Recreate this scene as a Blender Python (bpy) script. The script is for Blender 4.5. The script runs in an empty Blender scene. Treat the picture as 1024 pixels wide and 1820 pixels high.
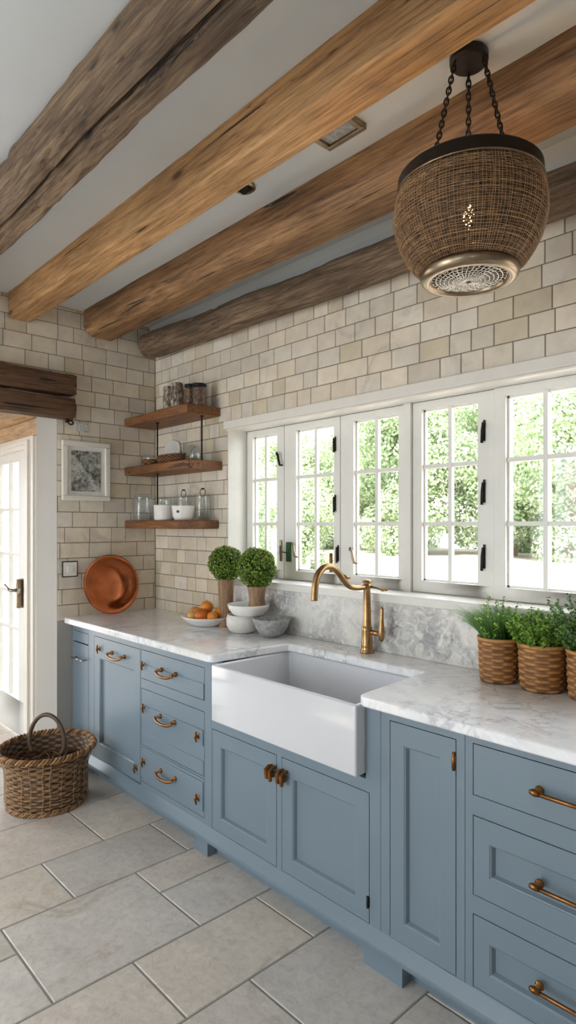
import bpy, bmesh, math, random
from mathutils import Vector, Matrix, noise
random.seed(7)
PI = math.pi
C = bpy.context.scene.collection
R = random.uniform
WH = 0.942          # counter top height
CEIL = 2.87

# ------------------------------------------------------------------ materials
def lin(c):
    return tuple((x/12.92 if x <= .04045 else ((x+.055)/1.055)**2.4) for x in [v/255 for v in c])
def newmat(name):
    m = bpy.data.materials.new(name); m.use_nodes = True
    nt = m.node_tree; b = nt.nodes['Principled BSDF']
    return m, nt, b
def nd(nt, typ, **kw):
    n = nt.nodes.new(typ)
    for k, v in kw.items():
        if k.startswith('i_'):
            n.inputs[k[2:].replace('_', ' ')].default_value = v
        else: setattr(n, k, v)
    return n
def ramp(nt, src, stops):
    r = nt.nodes.new('ShaderNodeValToRGB')
    el = r.color_ramp.elements
    el[0].position, el[0].color = stops[0][0], (*stops[0][1], 1)
    el[1].position, el[1].color = stops[-1][0], (*stops[-1][1], 1)
    for p, c in stops[1:-1]:
        e = el.new(p); e.color = (*c, 1)
    nt.links.new(src, r.inputs[0]); return r.outputs[0]
def mixc(nt, a, b, fac, mode='MIX'):
    n = nt.nodes.new('ShaderNodeMix'); n.data_type = 'RGBA'; n.blend_type = mode
    for s, v in ((n.inputs[6], a), (n.inputs[7], b), (n.inputs[0], fac)):
        if hasattr(v, 'links'): nt.links.new(v, s)
        elif isinstance(v, (int, float)): s.default_value = v
        else: s.default_value = (*v, 1)
    return n.outputs[2]
def coords(nt, scale=(1, 1, 1), gen='Object'):
    tc = nt.nodes.new('ShaderNodeTexCoord'); mp = nt.nodes.new('ShaderNodeMapping')
    mp.inputs['Scale'].default_value = scale
    nt.links.new(tc.outputs[gen], mp.inputs[0]); return mp.outputs[0]
def noiz(nt, vec, scale, detail=4, rough=.5, dist=0):
    n = nd(nt, 'ShaderNodeTexNoise'); n.inputs['Scale'].default_value = scale
    n.inputs['Detail'].default_value = detail; n.inputs['Roughness'].default_value = rough
    n.inputs['Distortion'].default_value = dist
    nt.links.new(vec, n.inputs['Vector']); return n.outputs['Fac']
def bump(nt, b, h, strength=.3, dist=.01):
    n = nt.nodes.new('ShaderNodeBump'); n.inputs['Strength'].default_value = strength
    n.inputs['Distance'].default_value = dist
    nt.links.new(h, n.inputs['Height']); nt.links.new(n.outputs[0], b.inputs['Normal'])
def attr(nt, name='tint'):
    a = nt.nodes.new('ShaderNodeAttribute'); a.attribute_name = name; return a.outputs['Color']
def plain(name, c, rough=.5, metal=0, nz=0, nscale=20, coat=0):
    m, nt, b = newmat(name); c = lin(c)
    b.inputs['Roughness'].default_value = rough; b.inputs['Metallic'].default_value = metal
    b.inputs['Coat Weight'].default_value = coat
    v = coords(nt); f = noiz(nt, v, nscale)
    k = nz or .06
    nt.links.new(ramp(nt, f, [(.3, tuple(x*(1-k) for x in c)), (.7, tuple(min(1, x*(1+k)) for x in c))]), b.inputs['Base Color'])
    return m
def wood(name, light, mid, dark, axis=0, rough=.65, gs=1.0, knots=True, bmp=.5):
    m, nt, b = newmat(name); light, mid, dark = lin(light), lin(mid), lin(dark)
    sc = [14*gs]*3; sc[axis] = .9*gs
    v = coords(nt, sc); v1 = coords(nt, [3*gs if i != axis else .8*gs for i in range(3)])
    fine = noiz(nt, v, 3.2, 8, .65, .6); big = noiz(nt, v1, 1.6, 3, .5, .3)
    col = ramp(nt, fine, [(.28, dark), (.45, mid), (.72, light)])
    tone = ramp(nt, big, [(.3, (.55, .52, .5)), (.7, (1.12, 1.1, 1.06))])
    col = mixc(nt, col, tone, 1.0, 'MULTIPLY')
    sf = [46*gs]*3; sf[axis] = 2.2*gs
    hair = noiz(nt, coords(nt, sf), 2.4, 6, .7, .4)
    col = mixc(nt, col, ramp(nt, hair, [(.32, (.45, .42, .40)), (.5, (.95, .95, .95)), (.7, (1.15, 1.13, 1.1))]), 1.0, 'MULTIPLY')
    ck = noiz(nt, coords(nt, [(9 if i != axis else .45)*gs for i in range(3)]), 2.3, 5, .6, .9)
    crack = ramp(nt, ck, [(.33, (1, 1, 1)), (.36, (0, 0, 0))])
    col = mixc(nt, col, tuple(x*.25 for x in dark), crack)
    if knots:
        vo = nd(nt, 'ShaderNodeTexVoronoi'); vo.inputs['Scale'].default_value = 1.0
        ks = [5.5*gs]*3; ks[axis] = 2.2*gs
        nt.links.new(coords(nt, ks), vo.inputs['Vector'])
        kf = ramp(nt, vo.outputs['Distance'], [(.05, (1, 1, 1)), (.11, (.25, .25, .25)), (.2, (0, 0, 0))])
        col = mixc(nt, col, tuple(x*.35 for x in dark), kf)
    nt.links.new(col, b.inputs['Base Color'])
    b.inputs['Roughness'].default_value = rough
    bump(nt, b, hair, bmp, .006)
    return m
def marble(name, base, vein, scale=1, rough=.12, amount=.5):
    m, nt, b = newmat(name); base, vein = lin(base), lin(vein)
    v = coords(nt, (scale,)*3)
    n1 = noiz(nt, v, 1.6, 9, .62, 1.0); n2 = noiz(nt, v, 7.5, 10, .7, .8); n3 = noiz(nt, v, 1.3, 3, .5, .5)
    def band(src, w):
        s = nd(nt, 'ShaderNodeMath', operation='SUBTRACT'); s.inputs[1].default_value = .5; nt.links.new(src, s.inputs[0])
        a = nd(nt, 'ShaderNodeMath', operation='ABSOLUTE'); nt.links.new(s.outputs[0], a.inputs[0])
        return ramp(nt, a.outputs[0], [(0, (1, 1, 1)), (w, (0, 0, 0))])
    vn = mixc(nt, band(n1, .03), ramp(nt, n3, [(.42, (0, 0, 0)), (.6, (1, 1, 1))]), 1.0, 'MULTIPLY')
    cl = ramp(nt, n2, [(.42, (amount,)*3), (.62, (0, 0, 0))])
    cl = mixc(nt, cl, ramp(nt, n3, [(.35, (.25,)*3), (.62, (1, 1, 1))]), 1.0, 'MULTIPLY')
    warm = mixc(nt, base, tuple(x*y for x, y in zip(base, (.97, .94, .88))), ramp(nt, noiz(nt, v, 1.9, 4), [(.5, (0, 0, 0)), (.75, (.8, .8, .8))]))
    col = mixc(nt, warm, vein, cl)
    h = nd(nt, 'ShaderNodeMath', operation='MULTIPLY'); h.inputs[1].default_value = .5; nt.links.new(vn, h.inputs[0])
    col = mixc(nt, col, tuple(x*.8 for x in vein), h.outputs[0])
    nt.links.new(col, b.inputs['Base Color']); b.inputs['Roughness'].default_value = rough
    return m
def glassy(name, tint=(1, 1, 1), gloss=.12, rough=.0, frost=0.0):
    m, nt, b = newmat(name); nt.nodes.remove(b)
    out = nt.nodes['Material Output']
    tr = nd(nt, 'ShaderNodeBsdfTransparent'); tr.inputs[0].default_value = (*tint, 1)
    gl = nd(nt, 'ShaderNodeBsdfGlossy'); gl.inputs['Roughness'].default_value = rough
    lw = nd(nt, 'ShaderNodeLayerWeight'); lw.inputs[0].default_value = .35
    mp = nd(nt, 'ShaderNodeMapRange'); mp.inputs['To Min'].default_value = gloss*.4; mp.inputs['To Max'].default_value = min(1, gloss*4)
    nt.links.new(lw.outputs['Facing'], mp.inputs[0])
    mx = nd(nt, 'ShaderNodeMixShader'); nt.links.new(mp.outputs[0], mx.inputs[0])
    nt.links.new(tr.outputs[0], mx.inputs[1]); nt.links.new(gl.outputs[0], mx.inputs[2])
    last = mx
    if frost:
        df = nd(nt, 'ShaderNodeBsdfDiffuse'); df.inputs[0].default_value = (.75, .76, .76, 1)
        m2 = nd(nt, 'ShaderNodeMixShader'); m2.inputs[0].default_value = frost
        nt.links.new(mx.outputs[0], m2.inputs[1]); nt.links.new(df.outputs[0], m2.inputs[2]); last = m2
    nt.links.new(last.outputs[0], out.inputs[0]); return m
def attrmat(name, rough=.5, nz=.12, scale=6, bm_=.0, stain=None, trans=0, fine=0):
    m, nt, b = newmat(name)
    f = noiz(nt, coords(nt), scale, 6, .6)
    col = mixc(nt, attr(nt), ramp(nt, f, [(.3, (1-nz,)*3), (.7, (1+nz*.3,)*3)]), 1.0, 'MULTIPLY')
    if stain:
        s = ramp(nt, noiz(nt, coords(nt), 3.1, 8, .68, 1.2), [(.56, (0, 0, 0)), (.72, (.6, .6, .6))])
        col = mixc(nt, col, lin(stain), s)
    if fine:
        f2 = noiz(nt, coords(nt), fine, 8, .75, .6)
        col = mixc(nt, col, ramp(nt, f2, [(.34, (.84, .82, .80)), (.5, (.99, .97, .95)), (.68, (1.08, 1.07, 1.05))]), 1.0, 'MULTIPLY'); f = f2
    nt.links.new(col, b.inputs['Base Color']); b.inputs['Roughness'].default_value = rough
    if bm_: bump(nt, b, f, bm_, .004)
    if trans:
        nt.nodes['Principled BSDF'].inputs['Specular IOR Level'].default_value = .3
        out = nt.nodes['Material Output']; tl = nd(nt, 'ShaderNodeBsdfTranslucent'); nt.links.new(col, tl.inputs[0])
        mx = nd(nt, 'ShaderNodeMixShader'); mx.inputs[0].default_value = trans
        nt.links.new(b.outputs[0], mx.inputs[1]); nt.links.new(tl.outputs[0], mx.inputs[2]); nt.links.new(mx.outputs[0], out.inputs[0])
    return m
def emis(name, c, s):
    m, nt, b = newmat(name); b.inputs['Emission Color'].default_value = (*lin(c), 1)
    b.inputs['Emission Strength'].default_value = s; b.inputs['Base Color'].default_value = (*lin(c), 1); return m

M = {}
M['ceiling'] = plain('ceiling_plaster', (204, 207, 208), .85, nz=.03, nscale=3)
M['plaster'] = plain('wall_plaster', (166, 162, 156), .8, nz=.03, nscale=4)
M['grout'] = plain('tile_grout', (122, 112, 98), .9)
M['tile'] = attrmat('glazed_tile', .38, .16, 9, .12, stain=(150, 143, 132))
M['fgrout'] = plain('floor_grout', (150, 146, 140), .9)
M['trim'] = plain('cream_paint', (226, 220, 210), .42, nz=.02)
M['winp'] = plain('window_paint', (228, 225, 218), .35, nz=.02)
M['blue'] = plain('blue_grey_paint', (118, 134, 146), .34, nz=.025, nscale=5)
M['gap'] = plain('dark_carcass', (52, 60, 68), .8)
M['beamL'] = wood('honey_oak', (220, 178, 126), (194, 148, 98), (136, 96, 58), 0, gs=1.1)
M['beamM'] = wood('brown_oak', (184, 144, 100), (142, 104, 68), (80, 54, 34), 0, gs=1.2)
M['beamD'] = wood('weathered_oak', (160, 136, 110), (118, 96, 75), (56, 42, 32), 0, gs=1.3, rough=.8, bmp=.9)
M['lintel'] = wood('lintel_oak', (140, 104, 72), (104, 74, 50), (52, 36, 26), 1, gs=1.6, bmp=.8)
M['shelf'] = wood('shelf_walnut', (170, 118, 72), (134, 86, 48), (88, 52, 28), 0, gs=1.8, rough=.5, knots=False)
M['pine'] = wood('pale_pine', (226, 196, 160), (208, 174, 134), (170, 134, 98), 0, gs=1.5, knots=False, bmp=.1)
M['potwood'] = wood('pot_wood', (190, 156, 124), (160, 126, 96), (118, 88, 64), 2, gs=3, knots=False, bmp=.3)
M['marble'] = marble('counter_marble', (250, 250, 252), (150, 152, 160), 2.6, .10, .26)
M['splash'] = marble('splash_marble', (232, 229, 223), (112, 114, 120), 3.2, .2, .7)
M['sink'] = plain('fireclay', (217, 218, 222), .12, nz=.01, coat=.5)
M['brass'] = plain('aged_brass', (168, 134, 92), .3, 1, nz=.25, nscale=30)
M['bronze'] = plain('antique_bronze', (150, 104, 62), .33, 1, nz=.25, nscale=40)
M['copper'] = plain('copper', (178, 104, 66), .20, 1, nz=.3, nscale=9)
M['iron'] = plain('dark_iron', (44, 40, 38), .45, .7)
M['pewter'] = plain('pewter', (150, 134, 112), .3, 1, nz=.2, nscale=14)
M['lampdark'] = plain('lamp_dark_metal', (52, 44, 38), .4, .7)
M['nickel'] = plain('nickel', (170, 166, 160), .3, 1)
M['white'] = plain('white_ceramic', (232, 229, 224), .3, nz=.02)
M['stoneW'] = plain('white_stoneware', (222, 218, 210), .55, nz=.07, nscale=60)
M['speck'] = marble('speckled_stone', (176, 176, 174), (92, 92, 92), 34, .6, .8)
M['glass'] = glassy('window_glass', (1, 1, 1), .05)
M['jar'] = glassy('jar_glass', (.97, .985, .985), .11, .02, .025)
M['leaf'] = attrmat('leaf', .5, .1, 40, trans=.3)
M['soil'] = plain('soil', (56, 42, 32), .9, nz=.3)
M['gleaf'] = attrmat('garden_leaf', .6, .1, 3, trans=.5)
M['ground'] = plain('gravel', (168, 156, 146), .9, nz=.1, nscale=3)
M['strand'] = attrmat('wicker', .6, .35, 30, .5)
M['orange'] = attrmat('fruit_skin', .45, .3, 22, .2)
M['black'] = plain('black_frame', (30, 30, 32), .4)
M['paper'] = plain('paper', (224, 222, 216), .8)
M['bark'] = None
def special():
    m, nt, b = newmat('birch_bark'); f = noiz(nt, coords(nt, (1, 1, .6)), 45, 7, .7, .5)
    nt.links.new(ramp(nt, f, [(.38, lin((58, 44, 36))), (.5, lin((150, 134, 116))), (.62, lin((214, 206, 192)))]), b.inputs['Base Color']); bump(nt, b, f, .5)
    b.inputs['Roughness'].default_value = .8; M['bark'] = m
    m, nt, b = newmat('print_drawing'); f = noiz(nt, coords(nt, (1, 1, 1)), 38, 9, .75, .6); g = noiz(nt, coords(nt), 7, 2)
    mm = nd(nt, 'ShaderNodeMath', operation='MULTIPLY_ADD'); nt.links.new(g, mm.inputs[0]); mm.inputs[1].default_value = .35; nt.links.new(f, mm.inputs[2])
    nt.links.new(ramp(nt, mm.outputs[0], [(.56, lin((58, 62, 58))), (.67, lin((140, 142, 136))), (.78, lin((200, 200, 194)))]), b.inputs['Base Color']); M['print'] = m
    m, nt, b = newmat('nuts_and_grain'); vo = nd(nt, 'ShaderNodeTexVoronoi'); vo.inputs['Scale'].default_value = 90
    nt.links.new(coords(nt), vo.inputs['Vector'])
    nt.links.new(ramp(nt, vo.outputs['Distance'], [(.1, lin((176, 140, 110))), (.5, lin((92, 62, 44)))]), b.inputs['Base Color']); M['grain'] = m
    m, nt, b = newmat('damask_tile'); vo = nd(nt, 'ShaderNodeTexVoronoi'); vo.inputs['Scale'].default_value = 110
    nt.links.new(coords(nt), vo.inputs['Vector'])
    nt.links.new(ramp(nt, vo.outputs['Distance'], [(.3, lin((110, 112, 120))), (.45, lin((206, 204, 200)))]), b.inputs['Base Color']); M['motif'] = m
    # lamp shade cloth: dark brown rattan, let through a little light between its strands
    m, nt, b = newmat('rattan_cloth'); out = nt.nodes['Material Output']
    v = coords(nt); f = noiz(nt, v, 60, 6, .7); g = noiz(nt, coords(nt, (1, 1, 2.5)), 14, 4, .6)
    nt.links.new(ramp(nt, f, [(.35, lin((40, 26, 16))), (.65, lin((112, 82, 54)))]), b.inputs['Base Color'])
    b.inputs['Roughness'].default_value = .8
    tr = nd(nt, 'ShaderNodeBsdfTransparent'); mx = nd(nt, 'ShaderNodeMixShader')
    nt.links.new(ramp(nt, noiz(nt, v, 190, 3, .6), [(.56, (0, 0, 0)), (.62, (.85, .85, .85))]), mx.inputs[0])
    nt.links.new(b.outputs[0], mx.inputs[1]); nt.links.new(tr.outputs[0], mx.inputs[2]); nt.links.new(mx.outputs[0], out.inputs[0])
    M['cloth'] = m
special()
M['rattan'] = plain('pale_rattan_strand', (188, 152, 112), .55, nz=.3, nscale=60)
M['crystal'] = plain('silver_bead', (225, 218, 205), .25, .6, nz=.15, nscale=80)
M['bulb'] = emis('bulb_glow', (255, 205, 130), 120)
M['fl'] = attrmat('flagstone', .42, .12, 7, .35, stain=(184, 166, 146), fine=32)

# ------------------------------------------------------------------ mesh helpers
class MB:
    def __init__(s): s.v = []; s.f = []; s.c = []
    def add(s, vs, fs, col=None):
        n = len(s.v); s.v += [tuple(v) for v in vs]; s.f += [tuple(i+n for i in f) for f in fs]
        s.c += [col]*len(fs)
    def box(s, x0, x1, y0, y1, z0, z1, col=None):
        s.add([(x0, y0, z0), (x1, y0, z0), (x1, y1, z0), (x0, y1, z0), (x0, y0, z1), (x1, y0, z1), (x1, y1, z1), (x0, y1, z1)],
              [(0, 3, 2, 1), (4, 5, 6, 7), (0, 1, 5, 4), (1, 2, 6, 5), (2, 3, 7, 6), (3, 0, 4, 7)], col)
    def tube(s, pts, r, n=8, col=None, cap=True):
        pts = [Vector(p) for p in pts]; rs = r if isinstance(r, (list, tuple)) else [r]*len(pts)
        vs = []; up = None
        for i, p in enumerate(pts):
            d = (pts[min(i+1, len(pts)-1)]-pts[max(i-1, 0)]).normalized()
            if up is None: up = Vector((0, 0, 1)) if abs(d.z) < .9 else Vector((1, 0, 0))
            a = d.cross(up); 
            if a.length < 1e-6: a = d.orthogonal()
            a.normalize(); b = a.cross(d).normalized(); up = b
            vs += [p+(a*math.cos(2*PI*k/n)+b*math.sin(2*PI*k/n))*rs[i] for k in range(n)]
        fs = [(i*n+k, i*n+(k+1) % n, (i+1)*n+(k+1) % n, (i+1)*n+k) for i in range(len(pts)-1) for k in range(n)]
        if cap: fs += [tuple(range(n))[::-1], tuple((len(pts)-1)*n+k for k in range(n))]
        s.add(vs, fs, col)
    def ring(s, pts, r, n=5, col=None):      # closed loop
        pts = [Vector(p) for p in pts]; m = len(pts); c = sum(pts, Vector())/m
        nrm = (pts[0]-c).cross(pts[m//4]-c).normalized(); vs = []
        for i, p in enumerate(pts):
            d = (pts[(i+1) % m]-pts[i-1]).normalized(); a = d.cross(nrm).normalized()
            vs += [p+(a*math.cos(2*PI*k/n)+nrm*math.sin(2*PI*k/n))*r for k in range(n)]
        s.add(vs, [(i*n+k, i*n+(k+1) % n, ((i+1) % m)*n+(k+1) % n, ((i+1) % m)*n+k) for i in range(m) for k in range(n)], col)
    def lathe(s, prof, n=40, c=(0, 0, 0), sx=1, sy=1, col=None):
        vs = [(c[0]+r*math.cos(2*PI*k/n)*sx, c[1]+r*math.sin(2*PI*k/n)*sy, c[2]+z) for r, z in prof for k in range(n)]
        m = len(prof)
        fs = [(i*n+k, i*n+(k+1) % n, (i+1)*n+(k+1) % n, (i+1)*n+k) for i in range(m-1) for k in range(n)]
        if prof[0][0] > 1e-5 and True: fs.append(tuple(range(n))[::-1])
        if prof[-1][0] > 1e-5: fs.append(tuple((m-1)*n+k for k in range(n)))
        s.add(vs, fs, col)
    def shell(s, prof, n=40, c=(0, 0, 0), sx=1, sy=1, col=None):   # closed profile loop revolved
        m = len(prof)
        vs = [(c[0]+r*math.cos(2*PI*k/n)*sx, c[1]+r*math.sin(2*PI*k/n)*sy, c[2]+z) for r, z in prof for k in range(n)]
        s.add(vs, [(i*n+k, i*n+(k+1) % n, ((i+1) % m)*n+(k+1) % n, ((i+1) % m)*n+k) for i in range(m) for k in range(n)], col)
    def prism(s, poly, a0, a1, axis='z', col=None):
        def P(p, a): return {'z': (p[0], p[1], a), 'x': (a, p[0], p[1]), 'y': (p[0], a, p[1])}[axis]
        n = len(poly)
        s.add([P(p, a0) for p in poly]+[P(p, a1) for p in poly],
              [tuple(range(n))[::-1], tuple(range(n, 2*n))]+[(i, (i+1) % n, (i+1) % n+n, i+n) for i in range(n)], col)
    def build(s, name, mat, parent=None, smooth=False, bevel=0, seg=2, loc=None, clean=False):
        me = bpy.data.meshes.new(name); me.from_pydata(s.v, [], s.f)
        if any(c is not None for c in s.c):
            ca = me.color_attributes.new('tint', 'FLOAT_COLOR', 'CORNER'); i = 0
            for p, c in zip(me.polygons, s.c):
                c = c or (1, 1, 1)
                for _ in p.vertices: ca.data[i].color = (*c[:3], 1); i += 1
        bm = bmesh.new(); bm.from_mesh(me)
        if clean:
            bmesh.ops.remove_doubles(bm, verts=bm.verts, dist=1e-5)
            seen = {}
            for fc in bm.faces: seen.setdefault(frozenset(v.index for v in fc.verts), []).append(fc)
            dead = [fc for k in seen.values() if len(k) > 1 for fc in k]
            if dead: bmesh.ops.delete(bm, geom=dead, context='FACES')
            bmesh.ops.dissolve_limit(bm, angle_limit=.001, verts=bm.verts, edges=bm.edges)
        bmesh.ops.recalc_face_normals(bm, faces=bm.faces); bm.to_mesh(me); bm.free()
        if smooth:
            for p in me.polygons: p.use_smooth = True
        me.materials.append(mat)
        o = bpy.data.objects.new(name, me); C.objects.link(o)
        if parent is not None: o.parent = parent
        if loc is not None: o.location = loc
        if smooth == 'auto':
            for p in me.polygons: p.use_smooth = True
            me.set_sharp_from_angle(angle=math.radians(38))
        if bevel:
            md = o.modifiers.new('bevel', 'BEVEL'); md.width = bevel; md.segments = seg; md.limit_method = 'ANGLE'; md.angle_limit = math.radians(40)
            for p in me.polygons: p.use_smooth = True
            me.set_sharp_from_angle(angle=math.radians(50)); md.harden_normals = False
        return o
def tag(o, label, cat, group=None, kind=None):
    o['label'] = label; o['category'] = cat
    if group: o['group'] = group
    if kind: o['kind'] = kind
    return o
def thing(name, label, cat, loc=(0, 0, 0), group=None, rz=0):
    o = bpy.data.objects.new(name, None); C.objects.link(o); o.location = loc; o.rotation_euler.z = rz
    o.empty_display_size = .05
    return tag(o, label, cat, group)
def struct(o): o['kind'] = 'structure'; return o
def sempty(name):
    o = bpy.data.objects.new(name, None); C.objects.link(o); o['kind'] = 'structure'; return o

# ------------------------------------------------------------------ walls, floor, ceiling
XR, YF = 5.3, -5.0
OY0, OY1, OZ = -2.95, -.688, 2.226          # doorway in the left wall
WX0, WX1, WZ0, WZ1 = .824, 4.19, 1.168, 2.09  # window opening
def cells(mb, a0, a1, b0, b1, holes, put):
    A = sorted({a0, a1, *[h[0] for h in holes], *[h[1] for h in holes]}); B = sorted({b0, b1, *[h[2] for h in holes], *[h[3] for h in holes]})
    for i in range(len(A)-1):
        for j in range(len(B)-1):
            ca, cb = (A[i]+A[i+1])/2, (B[j]+B[j+1])/2
            if A[i] < a0-1e-6 or A[i+1] > a1+1e-6 or B[j] < b0-1e-6 or B[j+1] > b1+1e-6: continue
            if any(h[0] < ca < h[1] and h[2] < cb < h[3] for h in holes): continue
            put(A[i], A[i+1], B[j], B[j+1])
T = .004  # tile thickness
wl = MB(); cells(wl, -5.2, .25, -.05, 3.0, [(OY0, OY1, -.05, OZ)], lambda a, b, c, d: wl.box(-.337, -T, a, b, c, d))
wall_left = struct(wl.build('wall_left', M['plaster']))
wb = MB(); cells(wb, 0, XR, -.05, 3.0, [(WX0, WX1, WZ0, WZ1)], lambda a, b, c, d: wb.box(a, b, T, .24, c, d))
wall_back = struct(wb.build('wall_back', M['plaster']))
wf = MB(); fh = [(.1, 2.0, .1, 2.5), (3.0, 3.7, 1.0, 2.2)]  # unseen openings behind the camera, added to let sky light into the room
cells(wf, 0, XR, -.05, 3.0, fh, lambda a, b, c, d: wf.box(a, b, YF-.25, YF, c, d))
struct(wf.build('wall_front', M['plaster']))
wr = MB(); rh = [(-4.4, -3.8, 1.0, 2.1)]  # small unseen opening, put in to admit daylight
cells(wr, YF, .2, -.05, 3.0, rh, lambda a, b, c, d: wr.box(XR, XR+.25, a, b, c, d))
struct(wr.build('wall_right', M['plaster']))
m = MB(); m.box(-.337, XR+.2, YF-.2, .24, CEIL, CEIL+.12); struct(m.build('ceiling', M['ceiling']))

CREAMS = [(226, 212, 190), (220, 208, 190), (230, 217, 196), (216, 205, 188), (224, 213, 196), (214, 200, 174), (228, 218, 202)]
def tiles(mb, a0, a1, b0, b1, holes, P, rh=.0865, seed=1):
    rnd = random.Random(seed); b = b0
    row = 0
    while b < b1-.01:
        t = min(b+rh, b1); a = a0-rnd.uniform(0, .1)
        segs = []
        while a < a1:
            w = rnd.choice([.1, .125, .14, .15, .165, .19]); s, e = max(a, a0), min(a+w, a1); a += w
            if e-s > .012: segs.append((s, e))
        for s, e in segs:
            pieces = [(s, e, b, t)]
            for h in holes:
                nx = []
                for p in pieces:
                    if p[1] <= h[0] or p[0] >= h[1] or p[3] <= h[2] or p[2] >= h[3]: nx.append(p); continue
                    if p[0] < h[0]: nx.append((p[0], h[0], p[2], p[3]))
                    if p[1] > h[1]: nx.append((h[1], p[1], p[2], p[3]))
                    if p[2] < h[2]: nx.append((max(p[0], h[0]), min(p[1], h[1]), p[2], h[2]))
                    if p[3] > h[3]: nx.append((max(p[0], h[0]), min(p[1], h[1]), h[3], p[3]))
                pieces = nx
            for p in pieces:
                if p[1]-p[0] < .006 or p[3]-p[2] < .006: continue
                g = .0011; q = .0022
                x0, x1, z0, z1 = p[0]+g, p[1]-g, p[2]+g, p[3]-g
                k = rnd.uniform(.92, 1.03); c = tuple(min(1, v*k) for v in lin(rnd.choice(CREAMS)))
                d = [rnd.uniform(-.0008, .0008) for _ in range(4)]
                vs = [P(x0, 0, z0), P(x1, 0, z0), P(x1, 0, z1), P(x0, 0, z1)] + \
                     [P(x0+q, T+d[0], z0+q), P(x1-q, T+d[1], z0+q), P(x1-q, T+d[2], z1-q), P(x0+q, T+d[3], z1-q)]
                mb.add(vs, [(4, 5, 6, 7), (0, 1, 5, 4), (1, 2, 6, 5), (2, 3, 7, 6), (3, 0, 4, 7)], c)
        b += rh; row += 1
SH = .0
t1 = MB(); tiles(t1, -3.2, 0, WH-.02, CEIL, [(-3.3, OY1, 0, OZ)], lambda a, d, z: (-T+d, a, z), rh=.0965, seed=3)
t1.build('tile_cladding', M['tile'], wall_left)
g1 = MB(); cells(g1, -3.2, 0, WH-.02, CEIL, [(-3.3, OY1, 0, OZ)], lambda a, b, c, d: g1.box(-T-.001, -T+.0015, a, b, c, d)); g1.build('tile_grout', M['grout'], wall_left)
t2 = MB(); tiles(t2, 0, XR-.3, WH-.02, 2.74, [(WX0, XR, 0, 2.132)], lambda a, d, z: (a, T-d, z), seed=5)
t2.build('tile_cladding', M['tile'], wall_back)
g2 = MB(); cells(g2, 0, XR-.3, WH-.02, 2.74, [(WX0, XR, 0, 2.132)], lambda a, b, c, d: g2.box(a, b, T-.0015, T+.001, c, d)); g2.build('tile_grout', M['grout'], wall_back)
# plaster cornice above the window wall
m = MB(); m.prism([(0.004, 2.70), (-.018, 2.70), (-.02, 2.76), (-.028, 2.765), (-.034, 2.83), (-.05, CEIL), (.004, CEIL)], 0, XR, 'x'); struct(m.build('trim_1', M['ceiling']))

# floor of large flagstones
FX = [-.95, -.31, .12, .549, .979, 1.33, 1.822, 2.16, 2.6, 3.09, 3.44, 3.93, 4.27, 4.75, 5.3]
J = {2: [-.863], 3: [-.863], 4: [-.618, -1.164], 5: [-.89, -1.451], 6: [-.62, -1.174], 7: [-.929], 1: [-.5, -1.3]}
fl = MB()
def fstone(x0, x1, y0, y1):
    g = .0028
    k = R(.95, 1.04); c = lin(random.choice([(228, 219, 209), (222, 216, 208), (230, 221, 209), (218, 213, 207), (226, 221, 215)])); c = tuple(v*k for v in c)
    x0 += g; x1 -= g; y0 += g; y1 -= g; q = .004; z = -.003
    if x1-x0 < .01 or y1-y0 < .01: return
    fl.add([(x0, y0, z), (x1, y0, z), (x1, y1, z), (x0, y1, z), (x0+q, y0+q, 0), (x1-q, y0+q, 0), (x1-q, y1-q, 0), (x0+q, y1-q, 0)],
           [(4, 5, 6, 7), (0, 1, 5, 4), (1, 2, 6, 5), (2, 3, 7, 6), (3, 0, 4, 7)], c)
for i in range(len(FX)-1):
    js = list(J.get(i, [-.55-.3*(i % 2)]))
    y = js[-1]
    while y > YF: y -= random.choice([.55, .62, .5]); js.append(max(y, YF))
    y = js[0]
    js = [0, *js] if i not in (5,) else [0, *js]
    for a, b in zip(js[:-1], js[1:]):
        x0, x1 = FX[i], FX[i+1]
        if i == 5 and (a == 0): fstone(x0, 1.534, b, a); fstone(1.534, x1, b, a)
        elif i == 5 and abs(a+1.451) < .01: fstone(x0, 1.507, b, a); fstone(1.507, x1, b, a)
        else: fstone(x0, x1, b, a)
for j in range(8): fstone(-1.55, -.95, -5+j*.7, -4.3+j*.7); fstone(-2.3, -1.55, -5+j*.7, -4.3+j*.7)
floor = struct(fl.build('floor', M['fl']))
m = MB(); m.box(-2.4, XR+.2, YF-.2, .24, -.08, -.0025); m.build('floor_grout', M['fgrout'], floor)

# ------------------------------------------------------------------ doorway on the left with glazed door beyond
PY = -.658
m = MB(); cells(m, -2.4, -.337, 0, 2.5, [(-1.55, -.57, 0, 2.052)], lambda a, b, c, d: m.box(a, b, PY, PY+.14, c, d))
wv = struct(m.build('wall_vestibule', M['plaster']))
m = MB(); cells(m, -3.2, PY, 0, 2.5, [(-2.95, -1.35, .08, 2.1)], lambda a, b, c, d: m.box(-2.4, -2.28, a, b, c, d)); m.box(-2.4, -.337, -3.3, -3.2, 0, 2.5); m.build('wall_vestibule_side', M['plaster'], wv)  # big unseen opening in the side wall, added to brighten the room's left side
m = MB(); m.box(-2.4, -.337, -3.3, PY+.14, 2.226, 2.32); struct(m.build('ceiling_vestibule', M['pine']))
d1 = sempty('door_1')
m = MB(); m.box(-1.75, -.34, PY-.02, PY, 2.113, 2.224); m.build('header_board', M['pine'], d1, bevel=.003)
m = MB()
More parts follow.
